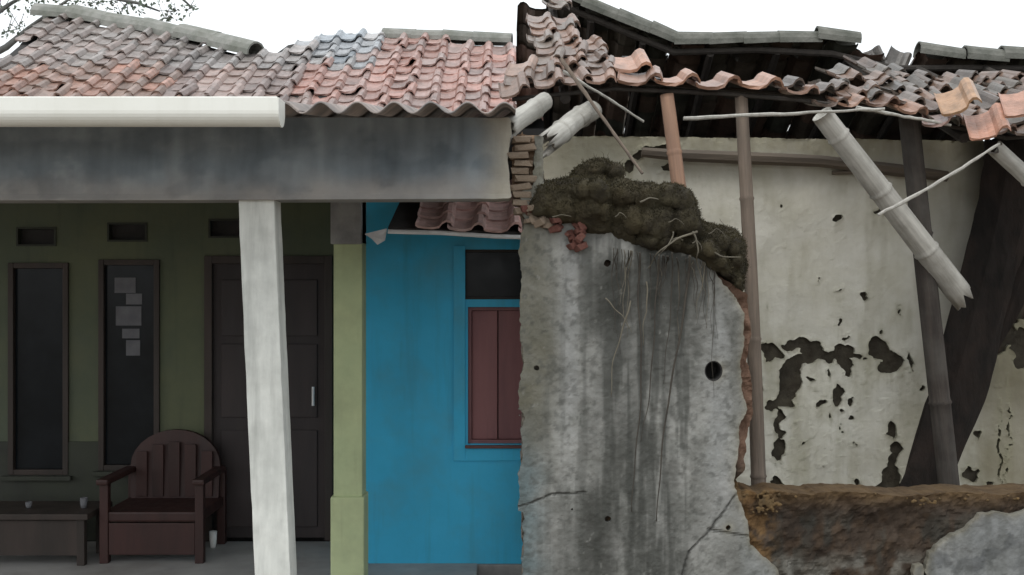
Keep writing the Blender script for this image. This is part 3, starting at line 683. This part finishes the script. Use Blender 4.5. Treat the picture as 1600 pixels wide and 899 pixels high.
# tiles hanging loose at the lower right of the eave
for (a, b, Yq, rz, rx, c) in ((1545, 215, 5.05, -.35, .55, (.55, .28, .19)), (1600, 178, 5.05, -.3, .5, (.50, .27, .19)), (1500, 172, 5.1, -.45, .45, (.46, .27, .15)), (1470, 195, 5.15, -.2, .3, (.34, .22, .19))):
    tg = inst('roof_tile', random.choice(TILES), Matrix.Translation(P(a, b, Yq)) @ Matrix.Rotation(rz, 4, 'Y') @ Matrix.Rotation(rx, 4, 'X') @ Matrix.Rotation(-.4, 4, 'Z') @ Matrix.Diagonal((.82, .85, .85, 1)), rroof, c)
for i, (a, b, Yq, rz) in enumerate(((1338, 92, 7.2, .2), (1372, 86, 7.25, -.3), (1392, 84, 7.22, .5), (1358, 92, 7.2, 1.2))):
    inst('roof_tile', random.choice(TILES), Matrix.Translation(P(a, b + 28, Yq)) @ Matrix.Rotation(rz, 4, 'Y') @ Matrix.Rotation(1.25, 4, 'X') @ Matrix.Diagonal((.7, .6, .8, 1)), rroof, (.13, .12, .11))
def RR(px): x = (px - 800) / F * GY; return Rg(x) + Vector((0, 0, .0))
for a, b in ((858, 914), (914, 968), (968, 1020), (1020, 1058), (1058, 1112), (1112, 1166), (1166, 1222), (1222, 1281), (1281, 1341), (1440, 1503), (1512, 1570), (1570, 1630)):
    pa, pb = RR(a), RR(b)
    if b == 1341: pb.z = RR(1290).z + .01; pa.z = RR(1280).z + .015
    if a == 1440: pa.z += .03; pb.z += .015
    pa.z += random.gauss(0, .008); pb.z += random.gauss(0, .006); ridge_cap(pa, pb, .075 * random.uniform(.92, 1.08), rroof, m=M['oldcap'])

# ================================================================== BROKEN GREY WALL
bw = thing('broken_wall', (.9, 4.8, -.15), 'stained grey plaster wall, broken on the right, with mossy top', 'wall')
GYW = 4.7
OUT1 = [(812, 1200), (813, 700), (811, 420), (815, 335), (812, 300), (833, 290), (836, 212), (848, 214), (850, 300), (900, 330), (1000, 345), (1090, 375), (1118, 428), (1150, 466), (1163, 490), (1162, 545), (1157, 565), (1160, 612), (1168, 640), (1156, 665), (1153, 715), (1146, 752), (1158, 790), (1168, 815), (1172, 850), (1196, 872), (1216, 890), (1224, 1200)]
OUT2 = [(1442, 1200), (1447, 882), (1452, 865), (1478, 842), (1508, 826), (1532, 804), (1560, 799), (1583, 806), (1610, 796), (1700, 792), (1800, 796), (1800, 1200)]
OUT3 = [(1428, 1200), (1428, 884), (1443, 880), (1443, 1200)]
CR = [[(790, 797), (808, 793), (835, 785), (862, 773), (900, 771), (915, 769)], [(1076, 862), (1104, 836), (1126, 806), (1152, 772)], [(1106, 827), (1140, 833), (1170, 838)], [(1066, 900), (1076, 862)]]
HOLE = (1115, 580, 14)
def pl_field(px, py):
    n = fbm(px / 7, py / 7, 3) - .5
    f = np.maximum(np.maximum(poly_sdf(px, py, OUT1), poly_sdf(px, py, OUT2)), poly_sdf(px, py, OUT3)) + 5 * n + 20 * (fbm(px / 26 + 6, py / 34, 4) - .58) * ss(842, 816, px) * ss(330, 345, py)
    f = np.minimum(f, np.hypot(px - HOLE[0], (py - HOLE[1]) * .88) - HOLE[2])
    for cx, cy, r in ((948, 412, 6), (949, 810, 5), (1138, 824, 4), (893, 796, 3), (838, 575, 4)): f = np.minimum(f, np.hypot(px - cx, py - cy) - r + 6 * n)
    return np.minimum(f, 40)
def pl_col(px, py):
    n = fbm(px / 55, py / 110, 5); n2 = fbm(px / 13 + 3, py / 60, 4); n3 = fbm(px / 9, py / 9 + 40, 4); n4 = fbm(px / 35 + 70, py / 30, 4)
    c = np.array([.245, .246, .232])[None] * (.42 + 1.1 * n)[:, None]
    def st(c, k, colr): k = np.clip(k, 0, 1)[:, None]; return c * (1 - k) + np.array(colr)[None] * k
    wv = px + 22 * (n4 - .5)
    light = np.maximum(ss(22, 4, np.abs(wv - 886)) * ss(820, 560, py), ss(26, 6, np.abs(wv - 1122)) * ss(440, 520, py) * ss(900, 700, py)); c = st(c, light * .75, (.31, .315, .31))
    c = st(c, ss(40, 8, np.abs(wv - 1185)) * ss(760, 830, py) * .5, (.27, .285, .285))
    # black-green run-off below the moss
    d1 = ss(62, 20, np.abs(wv - 960)) * ss(560, 480, py + 120 * (n - .5)) * ss(385, 425, py + 30 * (n4 - .5))
    d2 = ss(75, 20, np.abs(wv - 1045)) * ss(720, 480, py + 120 * (n - .5))
    d3 = ss(85, 25, np.abs(wv - 1000)) * ss(560, 700, py) * .75
    d4 = ss(45, 12, np.abs(wv - 935)) * ss(730, 790, py) * .9
    k = np.maximum(np.maximum(d1, d2), np.maximum(d3 * ss(.3, .6, n2), d4))
    c = st(c, k * (.7 + .6 * (n2 - .3)), (.055, .056, .05))
    c = st(c, ss(1040, 1075, px) * ss(1100, 1080, px) * .3 * ss(.4, .6, n2), (.12, .12, .11))
    # greenish-brown tint at the left edge, remains of blue wash low down
    c = st(c, ss(905, 830, px + 40 * (n - .5)) * ss(760, 600, py) * .6 * (.5 + n4), (.135, .125, .08))
    c = st(c, ss(868, 806, px + 36 * (n4 - .5)) * ss(650, 760, py) * .55, (.10, .185, .215))
    c = st(c, ss(.56, .72, n3) * .5, (.08, .082, .075)); c = st(c, ss(.68, .8, fbm(px / 8 + 9, py / 8, 4)) * .5 * ss(.45, .6, n4), (.34, .34, .32))
    c = st(c, ss(1430, 1470, px) * .5, (.26, .275, .29)); c = st(c, ss(1430, 1470, px) * ss(.48, .6, n4) * .65, (.10, .105, .11))
    run = ss(.50, .70, fbm(px / 10 + 60, py / 170, 4)); c = st(c, run * .6 * ss(870, 960, px) * ss(1130, 1080, px), (.05, .052, .047)); c = st(c, run * .3, (.085, .088, .08))
    for q in CR: c = st(c, ss(2.6, .9, seg_dist(px + 5 * (n3 - .5), py + 7 * (n3 - .5), q)) * .85, (.06, .06, .055))
    edge = np.exp(-np.maximum(pl_field(px, py), 0) / 5); c = st(c, edge * .4 * ss(1100, 1140, px), (.30, .26, .17))
    return c
def pl_disp(px, py):
    d = .016 * (fbm(px / 40, py / 40, 4) - .5) + .006 * (fbm(px / 8, py / 8, 3) - .5)
    for q in CR: d = d + .006 * ss(2.6, .8, seg_dist(px, py, q))
    return d
skin('plaster', GYW, (795, 200, 1720, 1090), .0068, pl_field, .035, M['plaster'], bw, pl_col, pl_disp)
COUT = [(815, 1200), (816, 345), (808, 320), (800, 300), (803, 270), (799, 245), (806, 208), (846, 212), (852, 305), (900, 336), (1000, 352), (1090, 385), (1125, 430), (1168, 462), (1174, 520), (1169, 560), (1176, 610), (1178, 645), (1166, 690), (1163, 735), (1150, 750), (1160, 768), (1190, 772), (1215, 768), (1260, 773), (1300, 769), (1360, 771), (1420, 777), (1460, 773), (1500, 770), (1560, 774), (1620, 770), (1800, 772), (1800, 1200)]
def core_field(px, py): 
    f = poly_sdf(px, py, COUT) + 6 * (fbm(px / 12, py / 12, 3) - .5) + 8 * (fbm(px / 20 + 2, py / 24, 3) - .5) * ss(835, 816, px)
    return np.minimum(np.minimum(f, 40), np.hypot(px - HOLE[0], (py - HOLE[1]) * .88) - HOLE[2] - 2)
def core_col(px, py):
    n = fbm(px / 40, py / 40, 4); n2 = fbm(px / 12, py / 12, 4)
    c = np.array([.055, .04, .029])[None] * (.5 + 1.0 * n)[:, None]
    def st(c, k, colr): k = np.clip(k, 0, 1)[:, None]; return c * (1 - k) + np.array(colr)[None] * k
    c = st(c, ss(.45, .65, n2) * .5, (.085, .055, .033))
    c = st(c, ss(.5, .64, fbm(px / 26 + 50, py / 60, 3)) * .6 * ss(790, 820, py), (.045, .048, .042))
    c = st(c, ss(800, 765, py + 22 * (n2 - .5)) * .75 * ss(740, 760, py), (.15, .095, .042))
    c = st(c, ss(1230, 1190, px) * ss(750, 770, py) * ss(.35, .6, n2) * .7, (.19, .11, .042))
    c = st(c, ss(740, 700, py) * ss(1100, 1140, px) * .8, (.20, .12, .085))
    c = st(c, ss(350, 330, py) * .7, (.40, .28, .19)); c = st(c, ss(850, 835, px) * ss(335, 350, py) * .9, (.22, .20, .17))
    c = st(c, ss(860, 885, py + 14 * (n - .5)) * ss(.5, .6, n) * .6, (.20, .20, .18)); return c
skin('core', GYW + .02, (800, 205, 1720, 1090), .011, core_field, .22, M['core'], bw, core_col, lambda px, py: .055 * (fbm(px / 30, py / 30, 4) - .5) + .018 * (fbm(px / 8, py / 8, 2) - .5) + .03 * ss(1180, 1260, px) * ss(1480, 1420, px) * ss(775, 830, py) + .012, back=True)
# weep pipe
hp = P(HOLE[0], HOLE[1], GYW); pm = MB(); nn = 20
for (r, y) in ((.041, .0), (.036, .0), (.036, .12)):
    for k in range(nn): a = 2 * math.pi * k / nn; pm.v.append((hp.x + r * math.cos(a) * .95, hp.y + y + .004, hp.z + r * 1.08 * math.sin(a)))
for i in range(2):
    for k in range(nn): pm.f.append((i * nn + k, i * nn + (k + 1) % nn, (i + 1) * nn + (k + 1) % nn, (i + 1) * nn + k))
pm.f.append(tuple(range(2 * nn, 3 * nn))); pm.build('drain_pipe', M['dark'], bw)
# exposed bricks: toothed column at the upper left, and red broken bricks under the moss
def brick_mesh(m, seed):
    me = MB().box((-.5, -.5, -.5), (.5, .5, .5)).mesh('brick', m); rg = random.Random(seed)
    bm = bmesh.new(); bm.from_mesh(me); bmesh.ops.bevel(bm, geom=bm.edges[:], offset=.10, segments=1, affect='EDGES')
    for v in bm.verts: v.co += Vector((rg.gauss(0, .06), rg.gauss(0, .05), rg.gauss(0, .05)))
    bm.to_mesh(me); bm.free(); return me
BR = [brick_mesh(M['brick'], i) for i in range(5)]; BRR = [brick_mesh(M['redbrick'], 20 + i) for i in range(5)]
for i in range(10):
    py = 330 - i * 12.2; w = random.uniform(.07, .10); off = (-5 if i % 2 else 3) + random.uniform(-3, 3)
    inst('brick', BR[i % 5], Matrix.Translation(P(817 + off, py, GYW + .045)) @ Matrix.Rotation(random.gauss(0, .07), 4, 'Y') @ Matrix.Rotation(random.gauss(0, .08), 4, 'Z') @ Matrix.Diagonal((w, .10, .029, 1)), bw)
for i in range(34):
    t = random.random(); a = 822 + 88 * t; b = 332 + 26 * t + random.uniform(-12, 14) + (22 * random.random() if a > 875 else 0)
    sc = random.uniform(.5, 1.2)
    inst('brick', BRR[i % 5] if (a > 862 or random.random() < .2) else BR[i % 5], Matrix.Translation(P(a, b, GYW + random.uniform(-.03, .015))) @ Matrix.Rotation(random.gauss(0, .8), 4, 'Y') @ Matrix.Rotation(random.gauss(0, .6), 4, 'Z') @ Matrix.Diagonal((.045 * sc, .04 * sc, .028 * sc, 1)), bw)

# moss and soil mound on the wall top
mm = thing('moss_mound', (.75, 4.85, 1.9), 'dark brown-green mound of moss and soil on the wall top', 'moss')
def blobs(name, items, parent, m, vox=.02, d1=.05, d2=.02):
    bm = bmesh.new()
    for px, py, Y, rx, ry, rz in items:
        c = P(px, py, Y); bmesh.ops.create_icosphere(bm, subdivisions=3, radius=1, matrix=Matrix.Translation(c) @ Matrix.Diagonal((rx, ry, rz, 1)))
    me = bpy.data.meshes.new(name); bm.to_mesh(me); bm.free()
    tmp = bpy.data.objects.new('tmp', me); COL.objects.link(tmp)
    md = tmp.modifiers.new('r', 'REMESH'); md.mode = 'VOXEL'; md.voxel_size = vox
    for s, st_ in ((.16, d1), (.045, d2), (.018, d2 * .5)):
        tx = bpy.data.textures.new('c', 'CLOUDS'); tx.noise_scale = s; tx.noise_depth = 3
        dm = tmp.modifiers.new('d', 'DISPLACE'); dm.texture = tx; dm.strength = st_; dm.texture_coords = 'GLOBAL'
    ev = tmp.evaluated_get(bpy.context.evaluated_depsgraph_get()); nm = bpy.data.meshes.new_from_object(ev); nm.name = name
    bpy.data.objects.remove(tmp); nm.materials.clear(); nm.materials.append(m)
    nm.polygons.foreach_set('use_smooth', [True] * len(nm.polygons))
    return inst(name, nm, Matrix.Identity(4), parent)
items = []; random.seed(41)
def along(pts, k, rx, ry, rz, Y=4.8):
    for (a, b), (c, d) in zip(pts[:-1], pts[1:]):
        for i in range(k):
            t = i / k; items.append((a + (c - a) * t, b + (d - b) * t, Y + random.uniform(-.04, .06), rx * random.uniform(.8, 1.2), ry * random.uniform(.8, 1.2), rz * random.uniform(.85, 1.15)))
along([(846, 306), (895, 302), (950, 306), (1010, 314), (1072, 322)], 9, .055, .15, .066)
along([(850, 322), (900, 330), (960, 340), (1020, 350), (1078, 348)], 9, .055, .125, .075, 4.77)
along([(905, 345), (960, 362), (1020, 378), (1075, 385), (1110, 396)], 9, .05, .095, .045, 4.76)
along([(905, 280), (938, 262), (966, 276)], 5, .045, .10, .045, 4.9)
along([(1070, 350), (1110, 376), (1138, 384), (1148, 410), (1152, 446)], 6, .042, .11, .055, 4.8)
along([(1085, 395), (1120, 412), (1146, 436)], 6, .035, .08, .04, 4.76)
mo = blobs('moss', items, mm, M['moss'], .010, .09, .024)
# moss tufts as short blades over the mound
vs = [v.co.copy() for v in mo.data.vertices]; ns = [v.normal.copy() for v in mo.data.vertices]
tf = MB(); rng = random.Random(5)
for i in range(95000):
    k = rng.randrange(len(vs)); p, nrm = vs[k], ns[k]
    if nrm.z < -.35 or nrm.y > .6: continue
    h = rng.uniform(.003, .0095) * (1.25 if nrm.z > .3 else .8); d = (nrm + Vector((rng.gauss(0, .5), rng.gauss(0, .5), rng.gauss(.2, .4)))).normalized()
    s = d.cross(Vector((rng.gauss(0, 1), rng.gauss(0, 1), rng.gauss(0, 1)))).normalized() * rng.uniform(.001, .0026); b = len(tf.v)
    q = p + Vector((rng.gauss(0, .005), rng.gauss(0, .005), rng.gauss(0, .003))) - nrm * .002
    tf.v += [tuple(q - s), tuple(q + s), tuple(q + d * h)]; tf.f.append((b, b + 1, b + 2))
for i in range(260):
    k = rng.randrange(len(vs)); p, nrm = vs[k], ns[k]
    if nrm.z < .1: continue
    b = len(tf.v); l = rng.uniform(.015, .05); d = Vector((rng.gauss(0, .5), rng.gauss(0, .4), 1)).normalized(); q = Vector((rng.gauss(0, .4), rng.gauss(0, .3), -.3)); s = Vector((.0011, 0, 0))
    m1 = p + d * l * .6; e1 = m1 + (d + q) * l * .5; tf.v += [tuple(p - s), tuple(p + s), tuple(m1 + s * .8), tuple(m1 - s * .8), tuple(e1)]; tf.f += [(b, b + 1, b + 2, b + 3), (b + 3, b + 2, b + 4)]
tag(tf.build('moss_tufts', M['tuft'], mm), kind='stuff')
# roots hanging down over the plaster
rq = random.Random(21); EXTRA = []
for i in range(34):
    a = rq.uniform(955, 1118); b = 388 + (a - 960) * .15; l = rq.uniform(30, 150) * (1.4 if rq.random() < .2 else 1); w = rq.uniform(-12, 12)
    EXTRA.append(([(a, b), (a + w * .3 + rq.uniform(-5, 5), b + l * .3), (a + w * .8 + rq.uniform(-6, 6), b + l * .65), (a + w + rq.uniform(-6, 6), b + l)], rq.uniform(.0014, .0028), rq.choice('dddp')))
for i in range(6):
    a, b = rq.uniform(860, 1140), 0; b = 318 + (a - 860) * .22 + rq.uniform(-18, 30); l = rq.uniform(14, 40)
    EXTRA.append(([(a, b), (a + l * .5, b - rq.uniform(2, 12)), (a + l, b + rq.uniform(-2, 14))], rq.uniform(.0012, .0024), 'p'))
ROOTS = EXTRA + [([(1000, 395), (997, 470), (1003, 560), (1000, 650), (990, 740), (987, 800)], .0045, 'd'), ([(1078, 400), (1072, 470), (1056, 560), (1040, 650), (1031, 740), (1026, 815)], .0055, 'd'),
         ([(1030, 400), (1024, 480), (1020, 560), (1012, 640), (1000, 690)], .0035, 'd'), ([(1050, 395), (1050, 470), (1042, 540), (1036, 600)], .003, 'd'), ([(985, 470), (975, 510), (958, 560), (954, 620)], .004, 'p'),
         ([(946, 466), (962, 484), (978, 500), (986, 520)], .003, 'p'), ([(1010, 440), (1012, 476), (1006, 500), (1004, 540)], .0035, 'p'), ([(1090, 362), (1060, 372), (1030, 392), (1012, 420)], .005, 'p'), ([(1052, 362), (1048, 380), (1030, 396), (1026, 440)], .003, 'p'),
         ([(1082, 362), (1092, 384), (1088, 402), (1096, 440)], .004, 'p'), ([(1000, 316), (1016, 309), (1030, 312)], .004, 'p'), ([(1110, 392), (1130, 402), (1158, 402)], .004, 'p')]
for pts, r, kd in ROOTS:
    # smooth the path
    A = np.array(pts, float); tt = np.linspace(0, len(pts) - 1, len(pts) * 5)
    xs_ = np.interp(tt, range(len(pts)), A[:, 0]) + 1.6 * np.sin(tt * 5); ys_ = np.interp(tt, range(len(pts)), A[:, 1])
    for _ in range(3):
        xs_[1:-1] = (xs_[:-2] + 2 * xs_[1:-1] + xs_[2:]) / 4; ys_[1:-1] = (ys_[:-2] + 2 * ys_[1:-1] + ys_[2:]) / 4
    yq = [4.66 + (-.05 if yv < 405 else .022) + random.uniform(-.003, .003) for yv in ys_]
    if r < .003 and ys_[-1] - ys_[0] < 25: yq = [4.61] * len(ys_)
    for _ in range(4): yq[1:-1] = [(yq[i - 1] + 2 * yq[i] + yq[i + 1]) / 4 for i in range(1, len(yq) - 1)]
    MB().tube([P(a, b, y) for a, b, y in zip(xs_, ys_, yq)], [r * (1.1 - .75 * i / len(tt)) for i in range(len(tt))], 6).build('root', M['root' if kd == 'p' else 'droot'], mm, smooth=True)
# ochre lichen crust on the low wall top
LI = [(1160 + random.random() * 60, 774 + random.uniform(-4, 4), GYW + random.uniform(.02, .2)) for i in range(60)] + [(1196 + random.gauss(0, 9), 786 + random.gauss(0, 9), GYW + .012) for i in range(60)]
LI += [(1500 + 110 * random.random(), 776 + random.uniform(-3, 7), GYW + random.uniform(.01, .2)) for i in range(90)] + [(1446 + random.gauss(0, 9), 783 + random.gauss(0, 4), GYW + .012) for i in range(24)] + [(1240 + 200 * random.random(), 774 + random.uniform(-2, 5), GYW + random.uniform(.02, .2)) for i in range(50)]
lm = tag(blobs('lichen_crust', [(a, b, y, random.uniform(.004, .009), .008, random.uniform(.003, .006)) for a, b, y in LI], None, M['ochre'], .004, .008, .008),
        'ochre yellow lichen crust along the low broken wall top', 'lichen', kind='stuff')

# ================================================================== POLES, STICKS AND TIMBERS
def pole(name, p0, p1, r0, r1, m, label, group, cat='pole', nodes=None, bend=0, split0=0, split1=0, n=14, seg=30, hollow=False):
    """Round pole along local Z with bamboo joints; split ends become ragged splinters around a hollow."""
    d = p1 - p0; L = d.length; mb = MB(); rg = random.Random(hash(name + label) % 9999 if False else len(label) * 31 + int(r0 * 1e4))
    q = d.to_track_quat('Z', 'Y'); mw = Matrix.Translation(p0) @ q.to_matrix().to_4x4()
    ts = sorted(set([i / seg for i in range(seg + 1)] + ([x for nd in nodes for x in (nd - .012 / L, nd, nd + .012 / L) if 0 < x < 1] if nodes else [])))
    wob = [rg.gauss(0, .02) for _ in range(6)]
    for i, t in enumerate(ts):
        r = r0 + (r1 - r0) * t
        if nodes and any(abs(t - nd) < 1e-6 for nd in nodes): r *= 1.13
        ox = bend * math.sin(math.pi * t) + r * (wob[0] * math.sin(t * 9 + wob[1] * 50)) * 4
        for k in range(n):
            a = 2 * math.pi * k / n; z = t * L
            if i == 0 and split0: z -= split0 * rg.random() ** 1.5
            if i == len(ts) - 1 and split1: z += split1 * rg.random() ** 1.5
            rr = r * (1 + .03 * math.sin(3 * a + wob[2] * 90))
            mb.v.append((ox + rr * math.cos(a), rr * math.sin(a), z))
    for i in range(len(ts) - 1):
        for k in range(n): k2 = (k + 1) % n; mb.f.append((i * n + k, i * n + k2, (i + 1) * n + k2, (i + 1) * n + k))
    for end, i, sg in ((split0, 0, 1), (split1, len(ts) - 1, -1)):
        b = len(mb.v); base = i * n
        if end or hollow:
            for k in range(n): x, y, z = mb.v[base + k]; cx = bend * math.sin(math.pi * ts[i]); mb.v.append((cx + (x - cx) * .72, y * .72, z))
            for k in range(n): x, y, z = mb.v[b + k]; mb.v.append((x, y, ts[i] * L + sg * .12))
            for k in range(n):
                k2 = (k + 1) % n; mb.f.append((base + k, base + k2, b + k2, b + k)); mb.f.append((b + k, b + k2, b + n + k2, b + n + k))
            mb.f.append(tuple(b + n + k for k in range(n)))
        else: mb.f.append(tuple(base + k for k in range(n)))
    return tag(mb.build(name, m, None, smooth=True, mw=mw), label, cat, group)
GP = 'poles propping the ruined eave'
pole('wooden_post', P(1158, 150, 5.36), P(1192, 972, 5.2) , .031, .038, M['oldpost'], 'long thin grey-brown post standing at the broken wall edge', GP, nodes=[.2, .47, .73], bend=.012)
pole('wooden_post', P(1042, 148, 5.32), P(1066, 330, 5.3), .033, .036, M['orangepost'], 'short orange-brown post behind the moss mound', GP, nodes=[.5])
pole('wooden_post', P(1420, 178, 5.5), P(1502, 930, 5.5), .05, .052, M['darkpost'], 'thick dark brown post crossing the charred plank', GP, nodes=[.25, .6])
pole('bamboo_pole', P(1284, 178, 5.2), P(1497, 455, 5.5), .050, .062, M['bamboo'], 'thick pale bamboo pole fallen diagonally from the ruined eave', None, nodes=[.12, .42, .76], split1=.09, hollow=True)
pole('bamboo_pole', P(926, 172, 5.15), P(872, 212, 4.95), .048, .050, M['bamboo'], 'splintered white bamboo end poking out above the mossy wall', 'splintered bamboo ends', nodes=[.25, .85], split1=.24, bend=-.02, hollow=True, n=22)
pole('bamboo_pole', P(852, 158, 5.2), P(792, 200, 4.9), .044, .050, M['bamboo'], 'grey broken bamboo end at the end of the porch beam', 'splintered bamboo ends', nodes=[.3], split1=.08, hollow=True)
pole('bamboo_pole', P(1560, 236, 5.3), P(1680, 345, 5.3), .04, .04, M['bamboo'], 'grey bamboo pole slanting out at the right under loose tiles', None, nodes=[.4], split0=.04)
GS = 'thin sticks hanging from the ruined eave'
def stick(a, Ya, b, Yb, r, m, label, fl=1.0): 
    p0, p1 = P(*a, Ya), P(*b, Yb); n = 16; off = random.gauss(0, .012)
    pts = [p0.lerp(p1, i / n) + Vector((0, 0, off * math.sin(math.pi * i / n) + random.gauss(0, .0015))) for i in range(n + 1)]
    tag(MB().tube(pts, [r * random.uniform(.8, 1.15) * (1.1 - .35 * i / n) for i in range(n + 1)], 7, sq=fl).build('stick', m), label, 'stick', GS)
stick((876, 92), 5.15, (1004, 272), 4.95, .009, M['oldpost'], 'long dark stick hanging steeply down to the moss mound')
stick((880, 112), 5.2, (1006, 190), 5.1, .012, M['bamboo'], 'short split lath slanting down beside the splintered bamboo', .5)
stick((1068, 186), 5.12, (1382, 171), 5.12, .0105, M['bamboo'], 'long pale lath lying level below the orange eave tiles', .8)
stick((1338, 168), 5.16, (1486, 196), 5.16, .010, M['bamboo'], 'brown lath sloping down under the loose right-hand tiles', .8)
stick((1372, 336), 5.0, (1562, 224), 5.05, .0085, M['bamboo'], 'thin pale stick rising across the fallen bamboo pole')
def charred(pts, rad, flat, label):
    P3 = [P(*p) for p in pts]; n = 40; A = np.array([list(p) for p in P3]); tt = np.linspace(0, len(pts) - 1, n)
    C = np.stack([np.interp(tt, range(len(pts)), A[:, k]) for k in range(3)], 1)
    for _ in range(6): C[1:-1] = (C[:-2] + 2 * C[1:-1] + C[2:]) / 4
    rr = np.interp(tt, range(len(pts)), rad); mb = MB(); m = 20; sd = len(label)
    for i in range(n):
        t = Vector(C[min(i + 1, n - 1)] - C[max(i - 1, 0)]).normalized(); sx = t.cross(Vector((0, 1, 0))).normalized(); u = sx.cross(t)
        for k in range(m):
            a = 2 * math.pi * k / m; ca, sa = math.cos(a), math.sin(a)
            q = rr[i] * (.72 + .5 * float(fbm(np.array(ca * 1.3 + sd), np.array(i * .17 + sa), 4)) + .10 * math.sin(7 * a + sd))
            jg = random.uniform(-.05, .05) if i in (0, n - 1) else 0
            mb.v.append(tuple(Vector(C[i]) + sx * ca * q + u * sa * q * flat + t * jg))
        if i:
            for k in range(m): b = (i - 1) * m; mb.f.append((b + k, b + (k + 1) % m, b + m + (k + 1) % m, b + m + k))
    mb.f.append(tuple(range(m))[::-1]); mb.f.append(tuple((n - 1) * m + k for k in range(m)))
    return tag(mb.build('charred_timber', M['char']), label, 'timber', 'charred timbers leaning in the ruin')
charred([(1400, 880, 5.72), (1440, 760, 5.76), (1488, 640, 5.82), (1532, 480, 5.9), (1568, 340, 5.96), (1585, 225, 6.0)], [.10, .115, .13, .14, .15, .16], .4, 'long black charred timber leaning diagonally against the cream wall')
charred([(1525, 590, 6.0), (1560, 500, 6.02), (1590, 400, 6.04), (1625, 290, 6.06), (1650, 200, 6.08)], [.025, .08, .13, .17, .18], .3, 'short black charred timber at the far right behind the longer one')

# ================================================================== TREE behind the roof, upper left
tr_ = thing('tree', (-7.8, 14, -.15), 'sparse leafed tree behind the tiled roof at the upper left', 'tree')
TYY = 14.0
tk = MB(); tk.tube([(-7.8, 14, -.15), (-7.7, 14, 2), (-7.4, 14, 3.4), P(-60, 120, TYY), P(-15, 40, TYY), P(0, -40, TYY), P(30, -140, TYY)], [.16, .14, .12, .10, .08, .06, .04], 9)
tk.build('trunk', M['bark'], tr_, smooth=True)
limbs = [[(-40, 100), (10, 74), (45, 45), (62, 32), (95, 8), (150, -30)], [(0, -40), (60, -30), (140, -10), (215, 5), (250, 18)], [(10, -70), (120, -60), (200, -30), (280, -6), (300, 12)], [(-15, 40), (-5, 20), (20, 4), (60, -16)]]
for l in limbs: MB().tube([P(a, b, TYY + .15 * math.sin(a * .05)) for a, b in l], [.05 * (1 - .8 * i / (len(l) - 1)) for i in range(len(l))], 7).build('limb', M['bark'], tr_, smooth=True)
lf = MB(); rg = random.Random(11); tw = MB()
cl = [(45, 5, 26), (80, -2, 18), (118, 10, 14), (145, 4, 16), (175, 8, 12), (188, 20, 14), (215, 6, 18), (275, 18, 18), (258, 30, 10), (295, 14, 10), (30, 42, 10), (12, 50, 10), (60, 60, 8), (40, 62, 8), (240, -5, 26), (150, -30, 50), (60, -40, 50), (270, -45, 40), (5, 15, 14), (200, 14, 10)]
for cx, cy, rad in cl:
    for i in range(int(rad * 2.1)):
        a = rg.uniform(0, 6.28); q = rad * math.sqrt(rg.random()); c = P(cx + q * math.cos(a), cy + q * math.sin(a) * .8, TYY + rg.uniform(-.5, .5) )
        d = Vector((rg.gauss(0, 1), rg.gauss(0, 1), rg.gauss(-.4, .8))).normalized(); s = d.cross(Vector((rg.gauss(0, 1), rg.gauss(0, 1), rg.gauss(0, 1)))).normalized(); l = rg.uniform(.03, .075); b = len(lf.v)
        lf.v += [tuple(c), tuple(c + d * l * .5 + s * l * .3), tuple(c + d * l), tuple(c + d * l * .5 - s * l * .3)]; lf.f.append((b, b + 1, b + 2, b + 3))
    for i in range(3): c = P(cx, cy, TYY); tw.tube([c, c + Vector((rg.gauss(0, .12), rg.gauss(0, .12), rg.gauss(.12, .08)))], [.006, .003], 4)
cr = lf.build('crown', M['leaf'], tr_); tw.build('twigs', M['bark'], cr)
